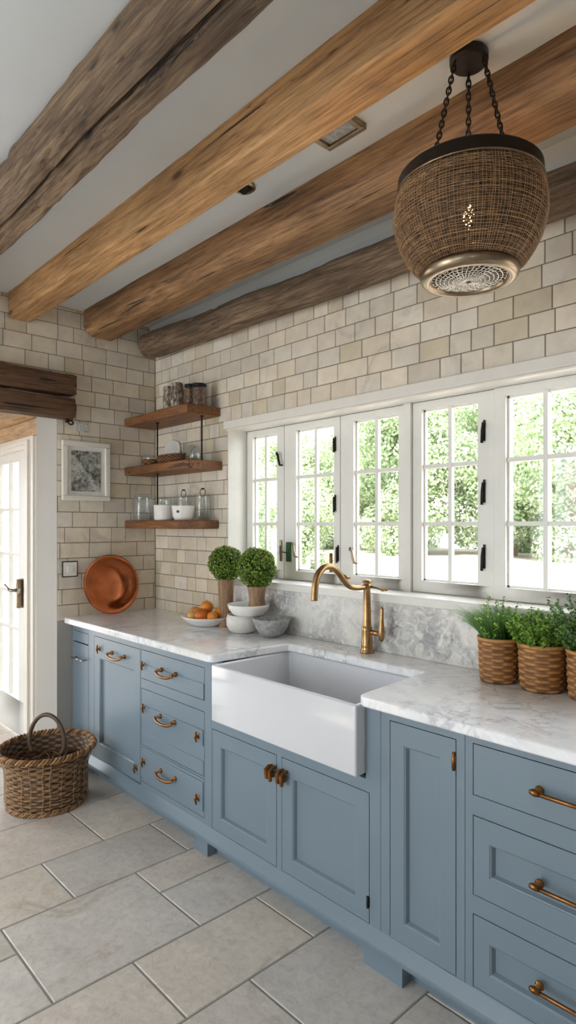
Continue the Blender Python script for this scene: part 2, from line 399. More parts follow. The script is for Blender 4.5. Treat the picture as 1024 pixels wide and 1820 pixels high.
for (x0, x1, yy, z1) in ((-.46, -.40, .03, 2.112), (-.5151, -.4601, .045, 2.0865), (-.57, -.5152, .028, 2.061)):
    m.prism([(-1.7, z1), (x1, z1), (x1, 0), (x0, 0), (x0, z1-.025), (-1.7, z1-.025)], PY-yy, PY, 'y')
m.build('door_casing', M['trim'], d1)
m = MB(); m.box(-.402, -.345, PY-.012, PY, 0, 2.11); m.build('side_board', M['winp'], d1)
lf = MB(); cells(lf, -1.52, -.572, .02, 2.05, [(-1.43, -.775, .27, 1.967)], lambda a, b, c, d: lf.box(a, b, PY+.01, PY+.055, c, d))
leaf = lf.build('door_leaf', M['winp'], d1, bevel=.003, clean=True)
m = MB()
for z in (1.628, 1.301, 1.035, .766): m.box(-1.43, -.775, PY+.018, PY+.046, z-.011, z+.011)
for x in (-.99, -1.21): m.box(x-.011, x+.011, PY+.02, PY+.044, .27, 1.967)
m.build('muntin', M['winp'], leaf)
m = MB(); m.box(-1.43, -.775, PY+.03, PY+.034, .27, 1.967); m.build('glass_pane', M['glass'], leaf)
m = MB(); m.box(-.625, -.595, PY-.062, PY+.012, .945, 1.145); h = m.build('door_handle', M['pewter'], leaf, bevel=.005)
m = MB(); m.tube([(-.61, PY-.055, 1.07), (-.61, PY-.095, 1.07), (-.63, PY-.105, 1.075), (-.70, PY-.105, 1.10), (-.75, PY-.09, 1.092)], [.012, .012, .012, .01, .008], 10)
m.tube([(-.61, PY-.05, 1.03), (-.56, PY-.06, 1.055), (-.545, PY-.06, 1.09)], .007, 8); m.build('lever', M['nickel'], h, smooth=True)
m = MB(); m.box(-.37, -.30, -2.95, OY1, 0, .012); struct(m.build('trim_threshold', M['pine'], bevel=.003))
# corner bead of the doorway jamb

# rough lintel timbers
def timber(name, mat, x0, x1, prof, rough=.006, seed=0, n=120, m_=40, smoothp=0, parent=None, zdrift=0, taper=None, cracks=0):
    """prof: list of (y,z) closed; the timber runs along x; noise makes it hand-hewn."""
    # resample the profile
    L = [0]; P = [Vector((*p, 0)) for p in prof]; P.append(P[0])
    for a, b in zip(P[:-1], P[1:]): L.append(L[-1]+(b-a).length)
    pts = []; ts = [L[-1]*k/m_ for k in range(m_)]
    if not smoothp and len(prof) < 20:
        for q in L[:-1]:
            ts[min(range(m_), key=lambda k: abs(ts[k]-q))] = q
    for t in ts:
        i = max(j for j in range(len(L)-1) if L[j] <= t+1e-9); f = (t-L[i])/max(1e-9, L[i+1]-L[i]); pts.append(P[i].lerp(P[i+1], f))
    for _ in range(smoothp): pts = [(pts[i-1]+pts[i]*2+pts[(i+1) % m_])/4 for i in range(m_)]
    c = sum(pts, Vector())/m_
    vs = []
    for i in range(n+1):
        f = i/n; x = x0+(x1-x0)*f
        wob = noise.noise_vector(Vector((x*.8, seed*3.1, 0)))*rough*2.2
        end = min(f, 1-f)*(x1-x0)
        es = 1-.10*max(0, 1-end/.03)**2
        for k, p in enumerate(pts):
            d = (p-c); q = c+d*es
            nn = noise.noise(Vector((x*2.2, p.x*9+seed*5, p.y*9)))*rough+noise.noise(Vector((x*9, p.x*35+seed, p.y*35)))*rough*.45
            if cracks:
                w = noise.noise(Vector((x*.9, p.x*16+seed*7, p.y*16+noise.noise(Vector((x*2, 0, seed)))*.8)))
                nn -= cracks*max(0, 1-abs(w)/.07)*(.4+.6*abs(noise.noise(Vector((x*2.5, seed, 4)))))*1.4
            q = q+d.normalized()*nn
            z = q.y+wob.z+zdrift*f
            if z > CEIL+.03: z = CEIL+.03
            vs.append((x+(noise.noise(Vector((p.x*20, p.y*20, seed)))*.008 if end < .001 else 0), q.x+wob.y, z))
    fs = [(i*m_+k, i*m_+(k+1) % m_, (i+1)*m_+(k+1) % m_, (i+1)*m_+k) for i in range(n) for k in range(m_)]
    fs += [tuple(range(m_))[::-1], tuple(n*m_+k for k in range(m_))]
    mb = MB(); mb.add(vs, fs); return mb
def circ(cy, cz, r, ry=1, n=28): return [(cy+r*math.cos(2*PI*k/n)*ry, cz+r*math.sin(2*PI*k/n)) for k in range(n)]
XB = 5.28
b1p = [(-1.462, 2.86), (-1.472, 2.80), (-1.445, 2.725), (-1.422, 2.706), (-1.412, 2.702), (-1.404, 2.730), (-1.396, 2.694), (-1.33, 2.693), (-1.295, 2.735), (-1.28, 2.79), (-1.30, 2.875), (-1.44, 2.885)]
b = timber('b', 0, .01, XB, b1p, .010, 1, 320, 64, cracks=.016)
tag(b.build('ceiling_beam', M['beamD'], smooth='auto'), 'dark weathered round log beam at the upper left, deeply split along its length', 'beam', kind='thing')
b = timber('b', 0, .002, XB, [(-.985, CEIL), (-.985, 2.728), (-.975, 2.72), (-.86, 2.72), (-.85, 2.728), (-.85, CEIL)], .0025, 2, 200, 40)
tag(b.build('ceiling_beam', M['beamL'], smooth='auto'), 'honey coloured square sawn ceiling beam with small dark knots, second from the left', 'beam', kind='thing')
b = timber('b', 0, .01, XB, [(-.53, CEIL), (-.535, 2.765), (-.50, 2.722), (-.475, 2.710), (-.35, 2.710), (-.34, 2.722), (-.34, CEIL)], .005, 3, 260, 48)
tag(b.build('ceiling_beam', M['beamM'], smooth='auto'), 'brown hand-hewn ceiling beam with chamfered edge, third from the left, behind the woven lamp', 'beam', kind='thing')
b = timber('b', 0, .05, XB, circ(-.095, 2.712, .082, 1.0), .010, 4, 320, 60, cracks=.016, zdrift=-.09)
tag(b.build('ceiling_beam', M['beamD'], smooth='auto'), 'grey-brown cracked round log along the top of the window wall', 'beam', kind='thing')
def lint(z0, z1, seed, y1):
    mb = timber('l', 0, 0, 1, [(0, 0)], 0) if False else None
    b = timber('l', 0, -3.2, y1, [(.004, z0), (.004, z1), (.062, z1-.006), (.072, (z0+z1)/2), (.066, z0+.006)], .006, seed, 120, 36, cracks=.004)
    b.v = [(v[1], v[0], v[2]) for v in b.v]; b.v = [(max(.003, v[0]), v[1], v[2]) for v in b.v]; return b
lintel = lint(2.315, 2.452, 11, -.590)
tag(lintel.build('lintel_timber', M['lintel'], smooth='auto'), 'upper dark rough timber over the doorway at the left, topmost of the pair', 'timber', kind='thing')
lintel = lint(2.168, 2.302, 12, -.597)
lo = tag(lintel.build('lintel_timber', M['lintel'], smooth='auto'), 'lower dark rough timber directly above the glazed door opening, with a big knot', 'timber', kind='thing')
m = MB(); m.tube([(.03, -.64, 2.18), (.03, -.64, 2.150)], .012, 8); m.ring([(.03+.0*k, -.615+.016*math.cos(k*PI/6), 2.152+.012*math.sin(k*PI/6)) for k in range(12)], .005, 6); m.build('iron_staple', M['iron'], lo, smooth=True)

# ------------------------------------------------------------------ windows
m = MB(); m.box(WX0-.02, XR-.3, -.018, T, 2.084, 2.132); m.box(WX0+.0, WX1, -.012, .02, 2.074, 2.084)
struct(m.build('trim_2', M['trim'], bevel=.003))
m = MB(); m.box(WX0, WX1, -.03, .184, WZ0, 1.207); struct(m.build('trim_sill', M['winp'], bevel=.004))
m = MB(); m.box(WX0, WX0+.006, 0, .14, 1.207, 2.084); m.box(WX0, WX1, 0.02, .14, 2.083, 2.09)
m.box(WX0, WX1, .1845, .24, WZ0, 1.2); m.box(WX0, WX1, .185, .24, 2.07, 2.09); m.box(2.0085, 2.0495, .125, .24, 1.207, 2.083)
struct(m.build('trim_3', M['winp']))
def pull(mb, x, z, L, y=.138, lean=0):
    mb.box(x-.0045, x+.0045, y-.003, y, z-L*.42, z+L*.42)
    mb.tube([(x, y, z+L*.28), (x, y-.012, z+L*.3), (x+lean, y-.014, z), (x+lean*1.5, y-.012, z-L*.5)], [.006, .0055, .005, .006], 8)
def hook(mb, x, z, y=.138):
    mb.tube([(x-.03, y-.008, z+.035), (x-.015, y-.02, z+.045), (x-.002, y-.022, z+.03), (x+.002, y-.02, z), (x+.012, y-.02, z-.028), (x+.028, y-.012, z-.03)], [.005, .006, .007, .007, .007, .005], 8)
WIN = [(.832, 1.165, .885, 1.104), (1.169, 1.596, 1.264, 1.551), (1.600, 2.007, 1.687, 1.969), (2.052, 2.463, 2.10, 2.385), (2.469, 2.905, 2.518, 2.842), (2.909, 3.33, 2.96, 3.27), (3.334, 3.755, 3.385, 3.70), (3.759, 4.185, 3.81, 4.13)]
GZ0, GZ1 = 1.262, 2.045
for i, (a, b_, g0, g1_) in enumerate(WIN):
    w = sempty('window_%d' % (i+1))
    yf = .14 if i != 4 else .125
    m = MB(); cells(m, a, b_, 1.209, 2.082, [(g0, g1_, GZ0, GZ1)], lambda p, q, r, s: m.box(p, q, yf, .185, r, s))
    m.build('window_frame', M['winp'], w, bevel=.0025, clean=True)
    m = MB(); xm = (g0+g1_)/2; y0 = yf+.012
    m.box(xm-.009, xm+.009, y0, .172, GZ0, GZ1)
    for k in (1, 2):
        z = GZ0+(GZ1-GZ0)*k/3; m.box(g0, g1_, y0+.002, .172, z-.009, z+.009)
    # glazing beads
    for p in ((g0, g0+.008, GZ0, GZ1), (g1_-.008, g1_, GZ0, GZ1), (g0, g1_, GZ0, GZ0+.008), (g0, g1_, GZ1-.008, GZ1)): m.box(p[0], p[1], yf+.022, .178, p[2], p[3])
    m.build('muntin', M['winp'], w)
    m = MB(); m.box(g0, g1_, .166, .169, GZ0, GZ1); m.build('glass_pane', M['glass'], w)
    if i == 0:
        m = MB(); hook(m, 1.142, 1.885); m.build('window_catch', M['iron'], w, smooth=True)
        m = MB(); m.box(1.137, 1.153, .131, .14, 1.31, 1.43); m.tube([(1.145, .128, 1.40), (1.145, .126, 1.35)], .004, 6); m.build('latch_plate', M['pewter'], w, bevel=.002)
    if i == 1:
        for z, L in ((1.94, .09), (1.632, .10)):
            m = MB(); pull(m, 1.565, z, L); m.build('window_catch', M['iron'], w, smooth='auto')
        m = MB(); pull(m, 1.585, 1.37, .10); m.build('window_catch', M['iron'], w, smooth='auto')
        m = MB(); m.box(1.195, 1.228, .126, .14, 1.31, 1.42); m.tube([(1.211, .124, 1.36), (1.16, .122, 1.365)], .004, 6); m.build('latch_plate', plain('verdigris', (52, 92, 58), .5, .3), w, bevel=.004)
        m = MB(); hook(m, 1.27, 1.37); m.build('window_catch', M['pewter'], w, smooth=True)
        m = MB(); m.box(1.535, 1.549, .122, .138, 1.27, 1.37); m.build('wedge', M['bronze'], w, bevel=.004)
    if i == 2:
        m = MB(); hook(m, 1.70, 1.355); m.build('window_catch', M['pewter'], w, smooth=True)
    if i == 3:
        for z, L in ((1.915, .105), (1.66, .115), (1.385, .12)):
            m = MB(); pull(m, 2.418, z, L, lean=-.004); m.build('window_catch', M['iron'], w, smooth='auto')

# ------------------------------------------------------------------ base cabinets
FY = -.59
def panel(mb, x0, x1, z0, z1, ins=None, yf=FY, th=.02, dp=.016, g=.0026):
    x0 += g; x1 -= g; z0 += g; z1 -= g
    if ins is None: mb.box(x0, x1, yf, yf+th, z0, z1); return
    l, r, b, t = ins
    rings = [(x0, x1, z0, z1, yf+th), (x0, x1, z0, z1, yf), (x0+l, x1-r, z0+b, z1-t, yf), (x0+l+.004, x1-r-.004, z0+b+.004, z1-t-.004, yf+.003), (x0+l+.006, x1-r-.006, z0+b+.006, z1-t-.006, yf+.0035), (x0+l+.012, x1-r-.012, z0+b+.012, z1-t-.012, yf+dp)]
    vs = []
    for a, c, d, e, y in rings: vs += [(a, y, d), (c, y, d), (c, y, e), (a, y, e)]
    fs = [(0, 1, 2, 3)]+[(i*4+k, i*4+(k+1) % 4, i*4+4+(k+1) % 4, i*4+4+k) for i in range(5) for k in range(4)]+[(20, 21, 22, 23)]
    mb.add(vs, fs)
def cabinet(name, label, x0, x1, z1=.903, holes=(), feet=()):
    t = thing(name, label, 'cabinet', ((x0+x1)/2, FY, 0)); t.location = (0, 0, 0)
    m = MB(); m.box(x0+.001, x1-.001, FY+.03, -.006, .10, z1 if name != 'sink_cabinet' else .60); m.build('body', M['gap'], t)
    m = MB(); cells(m, x0+.0006, x1-.0006, .088, z1, list(holes), lambda a, b, c, d: m.box(a, b, FY, FY+.022, c, d)); m.build('face_frame', M['blue'], t, bevel=.0008, clean=True)
    m = MB(); m.prism([(FY, .1455), (FY-.026, .108), (FY-.027, .100), (FY-.024, .088), (FY+.04, .088), (FY+.04, .1455)], x0, x1, 'x'); m.build('base_moulding', M['blue'], t)
    m = MB(); m.box(x0, x1, FY+.055, FY+.07, 0, .088); m.build('toe_kick', M['blue'], t)
    for a, b in feet:
        m = MB(); m.box(a, b, FY+.002, FY+.054, 0, .0875); m.build('foot', M['blue'], t, bevel=.0015)
    return t
def part(t, nm, mat, fn, smooth=False, bevel=0):
    m = MB(); fn(m); return m.build(nm, mat, t, smooth=smooth, bevel=bevel)
def bail(mb, xc, z, w=.15, y=FY, r=.0065, drop=.02):
    """arched drop pull on two posts"""
    for s in (-1, 1): mb.lathe([(0, 0), (.011, 0), (.012, .004), (.006, .008), (.006, .018), (.009, .022), (0, .026)], 12) if False else mb.tube([(xc+s*w*.42, y, z), (xc+s*w*.42, y-.006, z), (xc+s*w*.42, y-.007, z), (xc+s*w*.42, y-.03, z)], [.012, .012, .006, .007], 10)
    pts = []
    for k in range(15):
        a = PI*k/14; pts.append((xc-math.cos(a)*w*.5, y-.026-math.sin(a)*.012, z-math.sin(a)*drop))
    mb.tube(pts, [r*(.75+.35*math.sin(PI*k/14)) for k in range(15)], 10)
def latch(mb, x, z, y=FY):
    mb.box(x-.009, x+.009, y-.003, y, z-.012, z+.012); mb.tube([(x, y, z), (x, y-.014, z)], .006, 8)
    mb.tube([(x, y-.014, z+.022), (x-.003, y-.018, z), (x+.002, y-.014, z-.026)], [.004, .007, .003], 8)
def hinge(mb, x, z, y=FY, L=.04):
    mb.tube([(x, y-.004, z-L/2), (x, y-.004, z+L/2)], .0045, 8); mb.box(x-.008, x+.006, y-.002, y, z-L/2+.004, z+L/2-.004)

# slim panelled unit by the doorway
A1 = .232
t = cabinet('base_cabinet', 'slim blue base unit nearest the doorway with a long thin steel bar handle', -.0, A1, holes=[(.012, .222, .15, .861)])
part(t, 'drawer', M['blue'], lambda m: panel(m, .012, .222, .795, .861))
d = part(t, 'door', M['blue'], lambda m: panel(m, .012, .222, .15, .792))
def f(m):
    m.tube([(.055, FY-.03, .70), (.205, FY-.03, .70)], .005, 8)
    for x in (.065, .195): m.tube([(x, FY, .70), (x, FY-.03, .70)], .004, 8)
part(d, 'handle', M['nickel'], f, True)
# tall panelled door
t = cabinet('base_cabinet', 'blue base cabinet with one tall recessed door and a bail handle near its top', A1, .846, holes=[(.30, .842, .152, .862)])
d = part(t, 'door', M['blue'], lambda m: panel(m, .30, .842, .152, .862, (.065, .065, .085, .12)))
part(d, 'handle', M['bronze'], lambda m: bail(m, .60, .795, .17), True)
part(d, 'latch', M['bronze'], lambda m: latch(m, .372, .795), True)
part(d, 'latch', M['bronze'], lambda m: latch(m, .803, .225), True)
# three drawers with bail pulls
t = cabinet('drawer_cabinet', 'blue cabinet with three bronze bail-handled drawers left of the sink', .846, 1.478, holes=[(.852, 1.425, .71, .863), (.852, 1.425, .36, .66), (.852, 1.425, .17, .352)], feet=[(1.334, 1.444)])
def f(m):
    panel(m, .852, 1.425, .71, .863); m.box(.858, 1.420, FY-.004, FY, .716, .788)
d = part(t, 'drawer', M['blue'], f)
part(d, 'handle', M['bronze'], lambda m: bail(m, 1.122, .79, .155, FY-.003), True); part(d, 'latch', M['bronze'], lambda m: latch(m, .882, .785), True)
def f(m):
    panel(m, .852, 1.425, .36, .66); m.box(.862, 1.416, FY-.005, FY, .50, .574); m.box(.862, 1.416, FY-.0025, FY, .365, .432)
d = part(t, 'drawer', M['blue'], f, bevel=.001)
part(d, 'handle', M['bronze'], lambda m: bail(m, 1.117, .557, .155, FY-.004), True)
part(d, 'latch', M['bronze'], lambda m: latch(m, .892, .565), True); part(d, 'latch', M['bronze'], lambda m: latch(m, 1.382, .54, FY-.004), True)
def f(m):
    panel(m, .852, 1.425, .17, .352); m.box(.856, 1.416, FY-.005, FY, .20, .335)
d = part(t, 'drawer', M['blue'], f, bevel=.001)
part(d, 'handle', M['bronze'], lambda m: bail(m, 1.122, .285, .155, FY-.004), True)
part(d, 'latch', M['bronze'], lambda m: latch(m, .892, .284, FY-.004), True); part(d, 'latch', M['bronze'], lambda m: latch(m, 1.382, .252, FY-.004), True)
# sink cabinet
t = cabinet('sink_cabinet', 'blue two-door cabinet under the white farmhouse sink', 1.478, 2.448, holes=[(1.531, 2.382, .642, .91), (1.484, 1.921, .147, .598), (1.95, 2.399, .147, .598)])
ins = (.058, .058, .058, .064)
d = part(t, 'door', M['blue'], lambda m: panel(m, 1.484, 1.921, .147, .598, ins))
def finger(m, x):
    m.tube([(x-.012, FY, .548), (x-.012, FY-.02, .55), (x-.012, FY-.034, .54), (x-.012, FY-.03, .505)], [.007, .008, .009, .008], 10)
    m.tube([(x+.010, FY, .548), (x+.010, FY-.02, .55), (x+.010, FY-.034, .54), (x+.010, FY-.03, .500)], [.007, .008, .009, .008], 10)
    m.box(x-.016, x+.014, FY-.022, FY-.008, .512, .535)
part(d, 'handle', M['bronze'], lambda m: finger(m, 1.905), 'auto')
d = part(t, 'door', M['blue'], lambda m: panel(m, 1.95, 2.399, .147, .598, ins))
part(d, 'handle', M['bronze'], lambda m: finger(m, 1.972), 'auto'); part(d, 'hinge', M['iron'], lambda m: hinge(m, 2.394, .222), True)
# narrow door
t = cabinet('base_cabinet', 'narrow blue base cabinet with a single tall recessed door, right of the sink', 2.448, 2.768, holes=[(2.486, 2.738, .150, .868)])
d = part(t, 'door', M['blue'], lambda m: panel(m, 2.486, 2.738, .146, .868, (.054, .054, .062, .068)))
part(d, 'hinge', M['bronze'], lambda m: hinge(m, 2.731, .80, L=.055), True)
m = MB(); m.box(2.371, 2.535, FY+.002, FY+.054, 0, .0875)
sc = [o for o in C.objects if o.name.startswith('sink_cabinet')][0]; m.build('foot', M['blue'], sc)
# wide drawers at the right
t = cabinet('drawer_cabinet', 'wide blue cabinet with three deep drawers and long bronze bar handles at the right', 2.768, 3.60, holes=[(2.794, 3.56, .718, .872), (2.794, 3.56, .422, .659), (2.794, 3.56, .15, .367)])
def bar(m, z):
    x0, x1 = 2.985, 3.37
    m.tube([(x0, FY-.03, z), (x1, FY-.03, z)], .006, 10)
    for x in (x0+.012, x1-.012):
        m.tube([(x, FY, z), (x, FY-.004, z), (x, FY-.0045, z), (x, FY-.032, z)], [.013, .013, .008, .009], 12)
        m.tube([(x-.014, FY-.03, z+.001), (x-.004, FY-.03, z+.002), (x+.012, FY-.03, z)], [.006, .010, .007], 10)
for z0, z1, zi, zh in ((.718, .872, None, .795), (.422, .659, (.05, .05, .064, .066), .541), (.15, .367, (.05, .05, .054, .064), .263)):
    d = part(t, 'drawer', M['blue'], lambda m: panel(m, 2.794, 3.56, z0, z1, zi))
    part(d, 'handle', M['bronze'], lambda m: bar(m, zh), True)
t = cabinet('base_cabinet', 'plain blue end unit right of the wide drawers', 3.60, 4.5)

# ------------------------------------------------------------------ counter, splashback, sink
m = MB()
cp = [(0.001, -.003), (0.001, -.645), (1.505, -.632), (1.527, -.618), (1.535, -.59), (1.566, -.20), (2.352, -.20), (2.383, -.60), (2.39, -.628), (2.41, -.64), (4.5, -.634), (4.5, -.003)]
m.prism(cp, .905, WH)
ct = m.build('countertop', M['marble'], bevel=.007, seg=3)
tag(ct, 'long white grey-veined marble countertop running around the sink', 'countertop')
m = MB(); m.box(.80, 4.5, -.022, -.001, WH+.0005, WZ0)
tag(m.build('backsplash', M['splash'], bevel=.002), 'mottled grey marble upstand slab under the window sill', 'backsplash')
# sink
sx0, sx1, sy0, sy1, sz0, sz1 = 1.538, 2.378, -.637, -.165, .655, .9035
bm = bmesh.new()
bmesh.ops.create_cube(bm, size=1); 
for v in bm.verts: v.co = Vector(((sx0+sx1)/2+v.co.x*(sx1-sx0), (sy0+sy1)/2+v.co.y*(sy1-sy0), (sz0+sz1)/2+v.co.z*(sz1-sz0)))
bm.faces.ensure_lookup_table()
top = max(bm.faces, key=lambda f: f.calc_center_median().z)
bmesh.ops.inset_region(bm, faces=[top], thickness=.026)
top = max(bm.faces, key=lambda f: (f.calc_center_median().z, -abs(f.calc_area()-0)) if abs(f.calc_center_median().x-(sx0+sx1)/2) < .01 and abs(f.calc_center_median().y-(sy0+sy1)/2) < .01 else (0, 0))
r = bmesh.ops.extrude_face_region(bm, geom=[top]); vs = [e for e in r['geom'] if isinstance(e, bmesh.types.BMVert)]
bmesh.ops.delete(bm, geom=[top], context='FACES') if top.is_valid else None
for v in vs: v.co.z -= .20; v.co.x += (.01 if v.co.x < 2 else -.01)
bmesh.ops.recalc_face_normals(bm, faces=bm.faces)
me = bpy.data.meshes.new('farmhouse_sink'); bm.to_mesh(me); bm.free(); me.materials.append(M['sink'])
so = bpy.data.objects.new('farmhouse_sink', me); C.objects.link(so)
md = so.modifiers.new('bevel', 'BEVEL'); md.width = .014; md.segments = 4
for p in me.polygons: p.use_smooth = True
tag(so, 'white fireclay farmhouse sink with a deep front apron', 'sink')
m = MB(); m.lathe([(0, 0), (.03, 0), (.034, .003), (.03, .004), (0, .002)], 24, (1.96, -.38, .7038)); m.build('drain', M['brass'], so, smooth=True)

# tap
FXx, FYy = 1.963, -.082
t = thing('kitchen_tap', 'antique brass swan-neck tap with side lever behind the sink', 'tap', (FXx, FYy, WH))
part(t, 'column', M['brass'], lambda m: m.lathe([(0, 0), (.032, 0), (.032, .006), (.027, .012), (.026, .03), (.027, .034), (.025, .04), (.024, .10), (.025, .112), (.021, .118), (.0195, .125), (.017, .22), (.0155, .285), (.019, .292), (.024, .297), (.024, .303), (.017, .308), (.014, .312), (.021, .318), (.021, .324), (.012, .329), (0, .330)], 28), True)
def f(m):
    P = [(0, -.0, .298), (0, -.06, .296), (0, -.115, .305), (0, -.155, .335), (0, -.195, .375), (0, -.235, .397), (0, -.275, .398), (0, -.31, .375), (0, -.33, .335), (0, -.336, .29), (0, -.337, .262)]
    Q = []
    for i in range(len(P)-1):
        p0, p1, p2, p3 = [Vector(P[max(0, min(len(P)-1, j))]) for j in (i-1, i, i+1, i+2)]
        for k in range(4):
            u = k/4; Q.append(.5*((2*p1)+(-p0+p2)*u+(2*p0-5*p1+4*p2-p3)*u*u+(-p0+3*p1-3*p2+p3)*u**3))
    Q.append(Vector(P[-1])); n = len(Q)
    m.tube(Q, [.011+.0035*min(1, i/n*1.8) for i in range(n)], 14)
    m.tube([(0, -.155, .352), (0, -.125, .345), (0, -.11, .34)], [.009, .006, .001], 8)
part(t, 'spout', M['brass'], f, True)
def f(m):
    m.tube([(0, 0, .095), (.045, 0, .095), (.075, 0, .095)], [.010, .012, .010], 12)
    m.tube([(.083, 0, .062), (.083, 0, .075), (.083, 0, .11), (.084, 0, .15), (.086, 0, .205), (.087, 0, .215)], [.006, .013, .014, .009, .008, .004], 12)
part(t, 'lever', M['brass'], f, True)
part(t, 'side_rod', M['brass'], lambda m: m.tube([(.01, 0, .300), (.06, 0, .296), (.085, 0, .29), (.087, 0, .29), (.115, 0, .292)], [.006, .005, .005, .008, .005], 10), True)

# ------------------------------------------------------------------ corner shelves
SHV = [(2.170, 2.222, .752, 0), (1.845, 1.897, .770, 0), (1.493, 1.545, .738, 1)]
SL = ['top wooden corner shelf holding bark-covered canisters and dark-lidded jars', 'middle wooden corner shelf holding wicker trays and a tumbler', 'lowest wooden corner shelf holding clear jars and white pots']
SD = -.235
shelves = []
for (z0, z1, x1, ch), lb in zip(SHV, SL):
    m = MB()
    m.prism([(.0005, -.0005), (.0005, SD), (x1 if not ch else x1-.09, SD), (x1, SD if not ch else SD+.09), (x1, -.0005)], z0, z1)
    shelves.append(tag(m.build('corner_shelf', M['shelf'], bevel=.004 if not ch else .008), lb, 'shelf'))
for x, y, za, zb, lb in ((.295, -.16, 1.897, 2.170, 'left black iron rod between the top and middle shelf'), (.70, -.10, 1.897, 2.170, 'right black iron rod between the top and middle shelf, nearer the window'), (.295, -.16, 1.545, 1.845, 'black iron rod below the middle shelf')):
    m = MB(); m.lathe([(0, 0), (.012, 0), (.012, .004), (.0055, .007), (.0055, zb-za-.007), (.012, zb-za-.004), (.012, zb-za), (0, zb-za)], 14, (x, y, za))
    tag(m.build('shelf_rod', M['iron'], smooth='auto'), lb, 'rod')
def canister(x, y, z, r, h, label, n=28, seed=0):
    mb = MB(); pr = [(0, 0), (r*.95, 0), (r, .008)]+[(r*(1+.03*math.sin(k*1.7+seed)), .008+(h-.016)*k/8) for k in range(1, 9)]+[(r*.9, h), (r*.6, h-.004), (0, h-.004)]
    mb.lathe(pr, n, (0, 0, 0)); mb.v = [(v[0]+.004*noise.noise(Vector((v[0]*30+seed, v[1]*30, v[2]*20))), v[1]+.004*noise.noise(Vector((v[0]*30, v[1]*30+seed, v[2]*20))), v[2]) for v in mb.v]
    o = mb.build('bark_canister', M['bark'], smooth='auto', loc=(x, y, z)); return tag(o, label, 'canister')
Z1, Z2, Z3 = 2.2225, 1.8975, 1.5455
canister(.375, -.125, Z1, .036, .168, 'speckled white birch bark canister at the left end of the top shelf', seed=1)
canister(.468, -.125, Z1, .040, .176, 'birch bark canister with a dark spot, second from left on the top shelf', seed=5)
def sjar(x, y, z, r, h, label):
    t = thing('storage_jar', label, 'jar', (x, y, z))
    part(t, 'jar_glass', M['jar'], lambda m: m.lathe([(0, 0), (r, .0), (r, .01), (r, h*.86), (r*.9, h*.9)], 26), True)
    part(t, 'contents', M['grain'], lambda m: m.lathe([(0, .004), (r*.93, .004), (r*.93, h*.8), (0, h*.82)], 24), 'auto')
    part(t, 'lid', M['iron'], lambda m: m.lathe([(0, h*.88), (r*1.08, h*.88), (r*1.12, h*.93), (r*1.05, h), (0, h)], 26), 'auto')
sjar(.605, -.12, Z1, .031, .145, 'dark-lidded jar of nuts, left of the two on the top shelf')
sjar(.695, -.115, Z1, .040, .135, 'wider dark-lidded jar of nuts at the right end of the top shelf')

# ---- weave: a basket wall with real over-under strands
def weave(mb, prof, stakes, rows, amp, cols, sx=1, sy=1, thick=.006, seed=0, jit=.25, sub=(6, 5), c=(0, 0, 0), stakeamp=None):
    rnd = random.Random(seed); nt_ = stakes*sub[0]; nr = rows*sub[1]
    L = [0]
    for a, b in zip(prof[:-1], prof[1:]): L.append(L[-1]+math.dist(a, b))
    def at(t):
        t *= L[-1]; i = max(j for j in range(len(L)-1) if L[j] <= t+1e-9); f = (t-L[i])/(L[i+1]-L[i])
        return prof[i][0]+(prof[i+1][0]-prof[i][0])*f, prof[i][1]+(prof[i+1][1]-prof[i][1])*f
    vs = []; rowtint = [rnd.uniform(-jit, jit) for _ in range(rows+1)]
    for j in range(nr+1):
        r, z = at(j/nr); rw = j/sub[1]; ri = min(rows-1, int(rw)); fr = rw-ri; ph = ri % 2
        edge = math.sin(PI*min(1, max(0, fr)))
        for k in range(nt_):
            th = k/nt_; s = th*stakes
            w = math.tanh(2.6*math.cos(PI*(s+ph)))      # over / under each stake
            d = amp*w*edge+amp*.5*(edge-1)+amp*.25*noise.noise(Vector((math.cos(2*PI*th)*8, math.sin(2*PI*th)*8, z*60+seed)))
            rr = r+d; a = 2*PI*th
            vs.append((c[0]+rr*math.cos(a)*sx, c[1]+rr*math.sin(a)*sy, c[2]+z+amp*.3*noise.noise(Vector((math.cos(a)*5, math.sin(a)*5, ri)))))
    base = len(vs)
    for j in range(nr+1):
        r, z = at(j/nr)
        for k in range(nt_): a = 2*PI*k/nt_; vs.append((c[0]+(r-thick)*math.cos(a)*sx, c[1]+(r-thick)*math.sin(a)*sy, c[2]+z))
    for j in range(nr):
        ri = j//sub[1]
        for k in range(nt_):
            k2 = (k+1) % nt_; s = k/nt_*stakes; w = math.tanh(2.6*math.cos(PI*(s+ri % 2)))
            fr = (j % sub[1]+.5)/sub[1]
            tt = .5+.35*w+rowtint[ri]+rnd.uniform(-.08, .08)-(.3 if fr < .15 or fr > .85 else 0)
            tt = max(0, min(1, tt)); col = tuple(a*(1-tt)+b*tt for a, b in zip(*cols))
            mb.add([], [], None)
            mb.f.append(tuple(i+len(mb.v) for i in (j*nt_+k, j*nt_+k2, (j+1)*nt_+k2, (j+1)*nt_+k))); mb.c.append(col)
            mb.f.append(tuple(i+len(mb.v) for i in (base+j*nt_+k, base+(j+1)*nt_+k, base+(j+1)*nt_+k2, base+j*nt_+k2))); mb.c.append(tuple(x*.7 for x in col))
    for k in range(nt_):
        k2 = (k+1) % nt_; o = len(mb.v)
        mb.f.append((nr*nt_+k+o, nr*nt_+k2+o, base+nr*nt_+k2+o, base+nr*nt_+k+o)); mb.c.append(cols[1])
    mb.v += vs
